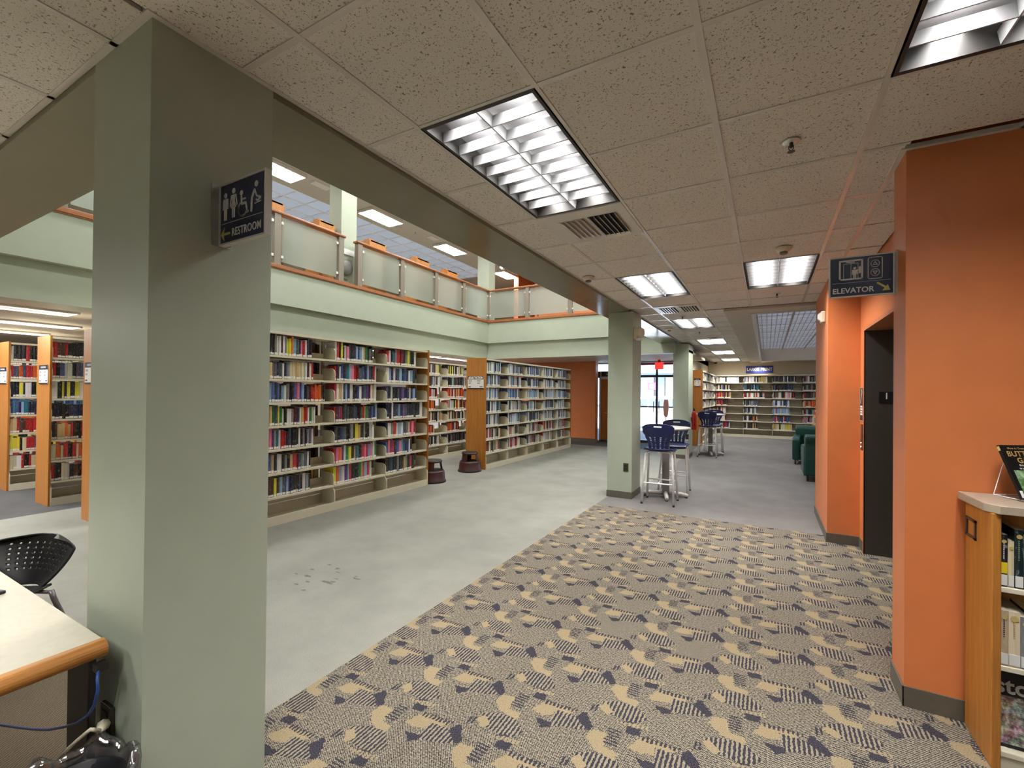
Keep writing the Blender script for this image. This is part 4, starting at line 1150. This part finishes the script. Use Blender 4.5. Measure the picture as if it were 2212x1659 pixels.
B().tube([(0, -.03, .47), (.03, -.07, .44), (.03, -.07, .2), (.02, -.062, .1)], .008, 7).build('hose', m_rubber, t)
B().box(-.069, -.058, -.05, .05, .2, .3).build('bracket', m_greymetal, t)

# ------------------------------------------------------------------ step stools
def step_stool(label, x, y, rz):
    t = thing('step_stool', label, 'step stool', (x, y, 0), rz)
    B().lathe([(.222, .012), (.222, .035), (.212, .045), (.20, .17), (.19, .195), (.10, .2)], n=36).build('base_step', m_maroon, t)
    B().lathe([(.226, .0), (.228, .02), (.222, .03)], n=36).build('rubber_bumper', m_rubber, t)
    B().lathe([(.185, .198), (.185, .204)], n=32).build('lower_tread', m_rubber, t)
    for k in range(3):
        b = B(); a0 = 2 * PI * k / 3
        vs = []
        n = 6
        for z, r, hw in ((.2, .170, .42), (.335, .148, .50)):
            for j in range(n + 1):
                a = a0 + hw * (2 * j / n - 1)
                for rr in (r, r - .006): vs.append((rr * math.cos(a), rr * math.sin(a), z))
        fs = []; q = 2 * (n + 1)
        for j in range(n):
            i = 2 * j
            fs += [(i, i + 2, q + i + 2, q + i), (i + 1, q + i + 1, q + i + 3, i + 3), (i, i + 1, i + 3, i + 2), (q + i, q + i + 2, q + i + 3, q + i + 1)]
        fs += [(0, q, q + 1, 1), (2 * n, 2 * n + 1, q + 2 * n + 1, q + 2 * n)]
        b.add(vs, fs); b.build('leg', m_maroon, t)
    B().lathe([(.145, .33), (.158, .335), (.160, .355), (.150, .365), (.10, .367)], n=32).build('top_step', m_maroon, t)
    B().lathe([(.146, .366), (.146, .371)], n=32).build('tread_mat', m_rubber, t)
step_stool('maroon step stool in front of the ADULT FICTION oak end panel', -5.03, 7.16, .35)
step_stool('dark step stool at the right end of the near shelving', -4.97, 5.985, .9)

# ------------------------------------------------------------------ blue stools and round tables
def shell(name, m, par, func, nu, nv, holes, th=.009):
    vs = []; keep = []
    for j in range(nv + 1):
        for i in range(nu + 1): vs.append(func(2 * i / nu - 1, j / nv))
    for j in range(nv):
        for i in range(nu):
            if not holes(2 * (i + .5) / nu - 1, (j + .5) / nv): keep.append((j * (nu + 1) + i, j * (nu + 1) + i + 1, (j + 1) * (nu + 1) + i + 1, (j + 1) * (nu + 1) + i))
    me = bpy.data.meshes.new(name); me.from_pydata(vs, [], keep); me.materials.append(m); me.update()
    me.polygons.foreach_set('use_smooth', [True] * len(keep))
    o = bpy.data.objects.new(name, me); link(o, par)
    md = o.modifiers.new('solid', 'SOLIDIFY'); md.thickness = th; md.offset = 0
    return o
def interp(x, P):
    for (a, u), (b, v) in zip(P, P[1:]):
        if x <= b:
            k = (x - a) / (b - a); k = k * k * (3 - 2 * k); return u + (v - u) * k
    return P[-1][1]
def stool(label, loc, rz):
    t = thing('bar_stool', label, 'stool', loc, rz, None)
    WB = [(0, .125), (.3, .135), (.55, .175), (.72, .212), (.92, .213), (1, .19)]
    def back(u, v):
        wv = interp(v, WB)
        top = .012 * (1 - u * u) if v > .95 else 0
        return (u * wv, -.17 - .075 * v + .055 * u * u * (.4 + .6 * v), .735 + .375 * v + top - (.02 * abs(u) ** 4 if v > .9 else 0))
    def bh(u, v):
        if .885 < v < .945 and abs(u) < .27: return True
        for c in (-.62, -.22, .22, .62):
            if abs(u - c) < .075 and .10 < v < .56 and (int(v * 32) % 2 == 0): return True
        return False
    shell('backrest', m_bluechair, t, back, 40, 36, bh)
    def seat(u, v):
        wv = .205 * (1 - .18 * (abs(2 * v - 1) ** 3)) + .012
        y = -.195 + .40 * v
        z = .745 + .012 * (u * u) - .010 * math.sin(PI * v) - (.05 * (max(0, v - .82) / .18) ** 2) + (.02 * (max(0, .15 - v) / .15) ** 2)
        return (u * wv, y, z)
    shell('seat', m_bluechair, t, seat, 16, 18, lambda u, v: False, .012)
    for sy in (-1, 1):
        for sx in (-1, 1):
            top = (sx * .02, sy * .11, .722)
            P = [top, (sx * .12, sy * .11, .722), (sx * .155, sy * .112, .712), (sx * .175, sy * .118, .685), (sx * .182, sy * .128, .62), (sx * .212, sy * .205, .02)]
            lo = B().tube(P, .0145, 8).build('leg', m_whitemetal, t)
            B().lathe([(.015, 0), (.016, .012), (.013, .03)], n=10).build('foot_cap', m_rubber, lo, (sx * .213, sy * .206, 0))
        B().tube([(-.198, sy * .174, .29), (.198, sy * .174, .29)], .010, 8).build('footrest', m_whitemetal, t)
    B().tube([(0, -.174, .29), (0, .174, .29)], .009, 8).build('stretcher', m_whitemetal, t)
    B().box(-.06, .06, -.13, .13, .728, .738).build('seat_plate', m_black, t)
    return t
def high_table(label, loc, rz):
    t = thing('high_table', label, 'table', loc, rz)
    B().lathe([(.10, 1.005), (.31, 1.012), (.345, 1.022), (.345, 1.036), (.338, 1.042), (.05, 1.042)], n=48).build('tabletop', m_tabletop, t)
    B().box(-.05, .05, -.05, .05, .05, 1.0).build('column', m_greymetal, t, bevel=.006)
    B().box(-.14, .14, -.14, .14, .992, 1.006).build('top_plate', m_greymetal, t)
    for k in range(4):
        a = k * PI / 2 + PI / 4 * 0
        c, s_ = math.cos(a), math.sin(a)
        B().tube([(c * .03, s_ * .03, .062), (c * .22, s_ * .22, .058), (c * .30, s_ * .30, .038), (c * .315, s_ * .315, .03)], [.032, .03, .027, .022], 10).build('foot', m_alu_lite, t)
        B().lathe([(.02, 0), (.02, .014)], n=10).build('glide', m_rubber, t, (c * .29, s_ * .29, 0))
    return t
high_table('round pale high table beside the far green column, between two blue stools', (-1.315, 6.93, 0), .25)
stool('near blue plastic bar stool with slotted back, in front of the near high table', (-1.318, 6.545, 0), .04)
stool('blue bar stool behind the near high table, partly hidden by it', (-1.262, 7.36, 0), PI + .05)
high_table('round pale high table farther off beside the second green column', (-1.25, 12.33, 0), .2)
stool('blue bar stool in front of the farther high table', (-1.275, 11.98, 0), .02)
stool('blue bar stool mostly hidden behind the farther blue stool', (-1.22, 12.85, 0), PI)

# ------------------------------------------------------------------ green club chairs
def club_chair(label, loc, rz):
    t = thing('club_chair', label, 'armchair', loc, rz)
    def soft(b, name, bev):
        o = b.build(name, m_green, t, bevel=bev); o.modifiers['bevel'].segments = 4
        for p in o.data.polygons: p.use_smooth = True
        return o
    pts = [(-.40, .10), (-.41, .66), (-.47, .74), (-.47, .80), (-.41, .84), (-.27, .83), (-.22, .76), (-.21, .10)]
    soft(B().prism([(y, z) for y, z in pts], -.385, .385, 'x'), 'backrest', .03)
    for sx in (-1, 1):
        soft(B().prism([(-.36, .10), (-.36, .64), (.30, .60), (.37, .54), (.36, .10)], sx * .40, sx * .26, 'x'), 'arm', .03)
    soft(B().box(-.262, .262, -.22, .36, .28, .44), 'seat_cushion', .04)
    soft(B().box(-.262, .262, -.22, .33, .10, .28), 'front_rail', .015)
    for sx in (-1, 1):
        for sy in (-.34, .32):
            B().lathe([(.016, 0), (.024, .10)], n=10).build('leg', m_bronze, t, (sx * .34, sy, 0))
club_chair('green leatherette club chair nearer the orange pier, seen from behind', (.975, 9.86, 0), 0)
club_chair('green leatherette club chair farther off, facing the nearer green one', (.93, 12.0, 0), PI - .12)

# ------------------------------------------------------------------ magazine rack with plant
t = thing('display_rack', 'oak display rack with slanted magazine shelves behind the green chairs', 'display rack', (1.0, 12.7, 0))
B().prism([(0, 0), (.55, 0), (.55, 1.18), (.45, 1.18), (.05, .62)], 0, .025, 'x').build('side_panel', m_oak, t)
B().prism([(0, 0), (.55, 0), (.55, 1.18), (.45, 1.18), (.05, .62)], .775, .80, 'x').build('side_panel', m_oak, t)
B().box(.025, .775, .35, .55, 1.13, 1.155).build('top_shelf', m_metal_shelf, t)
B().box(-.06, .775, -.02, .25, .80, .825).build('shelf', m_oak, t); B().box(.0, .775, -.05, .25, .49, .515).build('shelf', m_oak, t)
B().box(.025, .775, .50, .53, .05, 1.12).build('back_panel', m_oak, t)
for i, (x, z, c, lab) in enumerate([(-.04, .827, (214, 160, 110), 'magazine with a warm tan cover on the oak rack, upper row left'), (.10, .827, (196, 90, 60), 'magazine with red picture on the oak rack, upper row'),
                                    (.30, .827, (214, 170, 120), 'tan magazine on the oak rack, upper row right'), (.03, .517, (70, 120, 190), 'magazine with blue sky cover on the oak rack, lower row'),
                                    (.25, .517, (200, 120, 90), 'magazine with orange cover on the oak rack, lower row right')]):
    m_ = thing('magazine', lab, 'magazine', (1.0 + x, 12.70, z + .003), 0)
    o = B().box(0, .19 if i else .12, 0, .012, 0, .255).build('cover', paint('magazine_cover', c, .3, .03), m_); o.rotation_euler = (math.radians(-22), 0, 0)
    o = B().box(.02, .15 if i else .1, -.001, .001, .05, .18).build('cover_picture', m_collage, m_); o.rotation_euler = (math.radians(-22), 0, 0)
t = thing('potted_plant', 'green leafy plant in a white pot on top of the oak rack', 'plant', (1.20, 13.13, 1.157))
B().lathe([(.06, 0), (.075, .01), (.085, .15), (.08, .155)], n=20).build('pot', m_signwhite, t)
for i in range(9):
    a = i * 2.4 + .5; L = .16 + .05 * (i % 3); ang = .35 + .12 * (i % 4)
    P = []
    for j in range(6):
        s_ = j / 5; P.append((math.cos(a) * L * s_ * 1.1, math.sin(a) * L * s_ * 1.1, .15 + .2 * math.sin(s_ * 1.9) * (1.15 - ang * .5)))
    vs = []; fs = []
    for j, p in enumerate(P):
        wv = .042 * math.sin(PI * min(1, (j + .25) / 5.3)) ** .8
        vs += [(p[0] - math.sin(a) * wv, p[1] + math.cos(a) * wv, p[2] - .008), (p[0], p[1], p[2]), (p[0] + math.sin(a) * wv, p[1] - math.cos(a) * wv, p[2] - .008)]
    for j in range(5): fs += [(3 * j, 3 * j + 1, 3 * j + 4, 3 * j + 3), (3 * j + 1, 3 * j + 2, 3 * j + 5, 3 * j + 4)]
    B().add(vs, fs, 0, True).build('leaf', m_leaf, t)

# ------------------------------------------------------------------ desk corner at the lower left
t = thing('desk', 'pale topped desk with rounded oak end, against the near green column', 'desk', (0, 0, 0))
B().box(-4.3, -1.925, -.35, .637, .66, .70).build('desktop', m_desk, t, bevel=.002)
pr_ = [(-1.925, .648)] + [(-1.909 + .027 * math.cos(a), .675 + .027 * math.sin(a)) for a in [-PI / 2 + PI * i / 10 for i in range(11)]] + [(-1.925, .702)]
B().prism(pr_, -.352, .639, 'y').build('edge_nosing', m_oak_desk, t)
B().box(-2.135, -1.957, .612, .634, 0, .66).build('leg', m_blackmetal, t, bevel=.004)
B().box(-2.135, -1.94, -.32, -.25, 0, .66).build('leg', m_blackmetal, t, bevel=.004)
B().box(-4.25, -4.1, .612, .634, 0, .66).build('leg', m_blackmetal, t); B().box(-4.25, -4.1, -.32, -.25, 0, .66).build('leg', m_blackmetal, t)
B().box(-4.1, -2.135, .48, .495, .60, .66).build('frame_rail', m_blackmetal, t)
t = thing('phone', 'corner of a flat black device lying on the pale desk', 'device', (-2.73, .495, .7005), .25)
B().box(0, .075, 0, .07, 0, .012).build('case', m_black, t, bevel=.003)
B().box(.006, .069, .006, .064, .012, .0128).build('screen', m_blackmetal, t)
t = thing('desk_chair', 'black perforated shell chair tucked behind the pale desk', 'chair', (-3.56, .86, 0), 3.62)
# local: +y is the way the chair faces
def cback(u, v):
    wv = .255 * (math.sin(PI * min(.5, .16 + v * .36)) if v < .8 else math.sin(PI * .448) * math.sqrt(max(.0, 1 - ((v - .8) / .215) ** 2 * .92)))
    wv = max(wv, .05)
    return (u * wv, -.02 - .09 * v + .09 * u * u, .435 + .255 * v)
def choles(u, v):
    if v < .30 or v > .88 or abs(u) > .8: return False
    return int((u + 1) * 20) % 3 == 0 and int(v * 30) % 3 == 0
shell('backrest', m_black, t, cback, 80, 60, choles, .010)
shell('seat', m_black, t, lambda u, v: (u * (.15 + .09 * v), .02 + .40 * v, .435 + .02 * u * u - .03 * max(0, v - .8)), 12, 12, lambda u, v: False, .012)
m_greytube = paint('grey_tube', (112, 106, 110), .35, .02, metal=.5)
for sx in (-1, 1):
    for (y0, y1) in ((.06, -.06), (.34, .42)):
        lo = B().tube([(sx * .19, y0, .44), (sx * .205, y0, .40), (sx * .25, y1, .015)], .0125, 8).build('leg', m_greytube, t)
        B().lathe([(.016, 0), (.016, .02)], n=10).build('foot_cap', m_rubber, lo, (sx * .25, y1, 0))
B().tube([(-.19, .06, .43), (.19, .06, .43)], .01).build('stretcher', m_greytube, t); B().tube([(-.19, .34, .43), (.19, .34, .43)], .01).build('stretcher', m_greytube, t)

t = thing('power_cable', 'cream power cable plugged into the dark box on the near column', 'cable', (0, 0, 0))
B().tube([(-1.985, .662, .372), (-1.965, .656, .384), (-1.912, .634, .41), (-1.885, .62, .42)], [.018, .019, .015, .009], 8).build('plug', m_cream, t)
B().tube([(-1.885, .62, .42), (-1.872, .60, .44), (-1.868, .592, .448), (-1.89, .588, .43), (-1.97, .584, .37), (-2.07, .58, .29), (-2.155, .575, .21), (-2.24, .56, .11), (-2.32, .52, .03), (-2.36, .44, .008), (-2.38, .1, .008)], .0058, 8).build('cable', m_cream, t)
t = thing('network_cable', 'blue network cable drooping behind the black desk leg', 'cable', (0, 0, 0))
pts = [(-1.86, .606, .63), (-1.84, .598, .61), (-1.825, .595, .585), (-1.85, .595, .53), (-1.90, .595, .478), (-1.99, .595, .42), (-2.09, .595, .372), (-2.23, .595, .31), (-2.36, .595, .262), (-2.55, .592, .20), (-2.8, .58, .13), (-3.05, .57, .07), (-3.3, .55, .008)]
B().tube(pts, .0045, 8).build('cable', paint('cable_blue', (32, 62, 130), .4, .02), t)
B().box(-1.885, -1.855, .60, .63, .622, .647).build('connector', m_black, t)
t = thing('waste_bin', 'black waste bin with a crumpled clear liner below the desk corner', 'bin', (-1.755, .518, -.06))
B().lathe([(.098, .06), (.102, .065), (.118, .42), (.122, .425), (.116, .422), (.1, .072), (.0, .07)], n=28, cap=False).build('bucket', m_black, t)
def liner():
    q = NT('clear_liner'); o = q.n['Material Output']
    a = q.node('ShaderNodeBsdfTransparent'); a.inputs[0].default_value = (.80, .80, .84, 1)
    g = q.node('ShaderNodeBsdfGlossy'); g.inputs['Roughness'].default_value = .14; g.inputs['Color'].default_value = (.8, .8, .85, 1)
    x = q.node('ShaderNodeMixShader'); x.inputs[0].default_value = .35
    q.link(a.outputs[0], x.inputs[1]); q.link(g.outputs[0], x.inputs[2]); q.link(x.outputs[0], o.inputs[0]); return q.m
b = B(); n = 56; prof = [(.104, .26), (.112, .39), (.120, .445), (.132, .472), (.144, .468), (.150, .43), (.147, .37), (.140, .30)]
vs = []; fs = []
for j, (r, z) in enumerate(prof):
    for k in range(n):
        a = 2 * PI * k / n; w_ = .004 * math.sin(k * 1.35 + j * 1.1) + .005 * math.sin(k * .55 + j * .6) + random.uniform(-.002, .002)
        w_ *= .35 if j < 2 else 1
        vs.append(((r + w_) * math.cos(a), (r + w_) * math.sin(a), z + (.014 * math.sin(k * .62 + 1) + .008 * math.sin(k * 1.5)) * (j > 1)))
for j in range(len(prof) - 1):
    for k in range(n): fs.append((j * n + k, j * n + (k + 1) % n, (j + 1) * n + (k + 1) % n, (j + 1) * n + k))
b.add(vs, fs, 0, True).build('liner', liner(), t)

# ------------------------------------------------------------------ glazed entrance and the street
d2 = setting('door_2')
EY = 14.2
fb = [(-3.62, -3.54), (-3.01, -2.95), (-2.50, -2.42), (-2.06, -1.98)]
for (a, b_) in fb: struct('stile', B().box(a, b_, EY, EY + .07, 0, 2.44), m_bronze, d2)
struct('head', B().box(-3.62, -1.97, EY - .005, EY + .075, 2.05, 2.12), m_bronze, d2)
struct('head_rail', B().box(-3.62, -1.97, EY - .01, EY + .08, 2.43, 2.50), paint('red_brown_frame', (150, 62, 60), .4, .02), d2)
struct('lock_rail', B().box(-3.54, -3.01, EY + .01, EY + .06, 1.11, 1.15).box(-2.95, -2.50, EY + .01, EY + .06, 1.11, 1.15).box(-2.42, -2.06, EY + .01, EY + .06, 1.11, 1.15), m_bronze, d2)
struct('bottom_rail', B().box(-3.54, -3.01, EY + .01, EY + .06, 0, .08).box(-2.95, -2.50, EY + .01, EY + .06, 0, .08), m_bronze, d2)
for (a, b_) in ((-3.54, -3.01), (-2.95, -2.50), (-2.42, -2.06)):
    struct('pane', B().box(a, b_, EY + .03, EY + .036, .0, 2.05), m_glass, d2)
    struct('transom_pane', B().box(a, b_, EY + .03, EY + .036, 2.12, 2.43), m_glass, d2)
for x in (-3.06, -2.90): struct('pull_handle', B().tube([(x, EY - .002, .95), (x, EY - .05, .97), (x, EY - .05, 1.28), (x, EY - .002, 1.3)], .012), m_bronze, d2)
d3 = setting('door_3')
struct('door_leaf', B().box(-4.74, -3.86, 14.15, 14.19, .02, 1.99), m_oak, d3)
struct('sidelight_pane', B().box(-5.02, -4.80, 14.26, 14.266, 0, 2.49).box(-4.80, -3.74, 14.26, 14.266, 2.26, 2.49), m_glass, d3)
struct('sidelight_rail', B().box(-5.02, -4.80, 14.22, 14.28, 2.04, 2.26).box(-5.02, -4.99, 14.22, 14.28, 0, 2.49), m_bronze, d3)
struct('door_frame', B().box(-4.80, -4.75, 14.12, 14.2, 0, 2.06).box(-4.80, -3.74, 14.12, 14.2, 2.0, 2.06).box(-3.85, -3.74, 14.12, 14.2, 0, 2.0), m_white_wall, d3)
struct('handle', B().tube([(-4.62, 14.15, .90), (-4.62, 14.09, .90), (-4.52, 14.09, .90)], .012), m_chrome, d3)
t = thing('door_sign', 'dark sign over the oak door past the orange wall', 'sign', (-4.72, 14.10, 2.08))
B().box(0, .5, 0, .02, 0, .15).build('panel', m_black, t)
B().box(.15, .3, -.004, 0, .05, .1).build('print', m_greymetal, t)
t = thing('hand_sanitizer_stand', 'pinkish rounded paddle on a thin pole beside the glass doors', 'stand', (-2.47, 13.0, 0))
B().lathe([(.14, 0), (.14, .015), (.02, .025)], n=24).build('foot', m_greymetal, t)
B().tube([(0, 0, .02), (0, 0, .95)], .011).build('pole', m_greymetal, t)
B().prism([(-.055, .95), (-.03, .88), (.03, .88), (.055, .95), (.07, 1.1), (.065, 1.28), (.05, 1.38), (-.045, 1.38), (-.06, 1.28), (-.07, 1.1)], -.04, .04, 'y').build('dispenser', paint('pinkish_plastic', (196, 140, 128), .4, .03), t, bevel=.012)
# outside
struct('ground_outside', B().box(-40, 30, 14.4, 17.4, -.10, -.02).box(-40, 30, 17.4, 60, -.22, -.16), m_ext)
t = thing('car', 'white parked car seen through the glass doors', 'car', (-4.9, 22.6, -.16))
prof = [(-2.2, .35), (-2.25, .7), (-2.15, .95), (-1.4, 1.02), (-.75, 1.5), (.2, 1.58), (1.5, 1.55), (2.05, 1.05), (2.2, .9), (2.2, .35)]
o = B().prism(prof, -.88, .88, 'y').build('body', m_carwhite, t, bevel=.08); 
for pts in ([(-1.25, 1.05), (-.7, 1.42), (-.1, 1.47), (-.1, 1.05)], [(0, 1.05), (0, 1.48), (.75, 1.48), (.75, 1.05)], [(.85, 1.05), (.85, 1.48), (1.4, 1.46), (1.75, 1.05)]):
    B().prism(pts, -.895, -.885, 'y').build('window', m_bluefac, t)
for x in (-1.4, 1.35):
    wl = B().lathe([(.20, -.1), (.33, -.11), (.34, -.08), (.34, .08), (.33, .11), (.2, .1)], n=28).build('wheel', m_rubber, t, (x, -.80, .34)); wl.rotation_euler = (PI / 2, 0, 0)
    B().lathe([(.05, .10), (.2, .115), (.21, .1)], n=20).build('hubcap', m_alu, wl, (0, 0, 0))
t = thing('building', 'blue grey shopfront across the street seen through the glass doors', 'building', (-14, 31, -.16))
B().box(0, 18, 0, 6, 0, 6.5).build('wall', m_bluefac, t)
for i in range(7):
    f_ = B().box(.8 + i * 2.4, 2.6 + i * 2.4, -.06, .0, .8, 2.9).build('window_frame', m_bronze, t)
    B().box(.9 + i * 2.4, 2.5 + i * 2.4, -.075, -.06, .9, 2.8).build('pane', paint('shop_pane', (120, 140, 165), .2, .03), f_)
B().box(0, 18, -.8, .0, 3.1, 3.25).build('canopy', m_ext, t)
t = thing('shop_sign', 'pink sign on the shopfront across the street', 'sign', (-7.1, 30.85, 1.8))
B().box(0, .62, 0, .04, 0, .5).build('panel', m_pink, t, bevel=.02)
B().lathe([(.16, 0), (.16, .006)], n=20).build('emblem', m_signwhite, t, (.31, -.002, .25)).rotation_euler = (PI / 2, 0, 0)
t = thing('wall_washer', 'small ceiling spotlight above the LARGE PRINT sign', 'lamp', (-.25, 18.3, CE - .035))
B().lathe([(.06, 0), (.06, -.05), (.05, -.055)], n=20).build('can', m_tbar, t)
ld = bpy.data.lights.new('lamp', 'SPOT'); ld.energy = 42; ld.color = (1, .9, .75); ld.spot_size = math.radians(105); ld.spot_blend = .9; ld.shadow_soft_size = .04
lo = bpy.data.objects.new('lamp', ld); link(lo, t); lo.location = (0, .02, -.07); lo.rotation_euler = (math.radians(22), 0, 0)
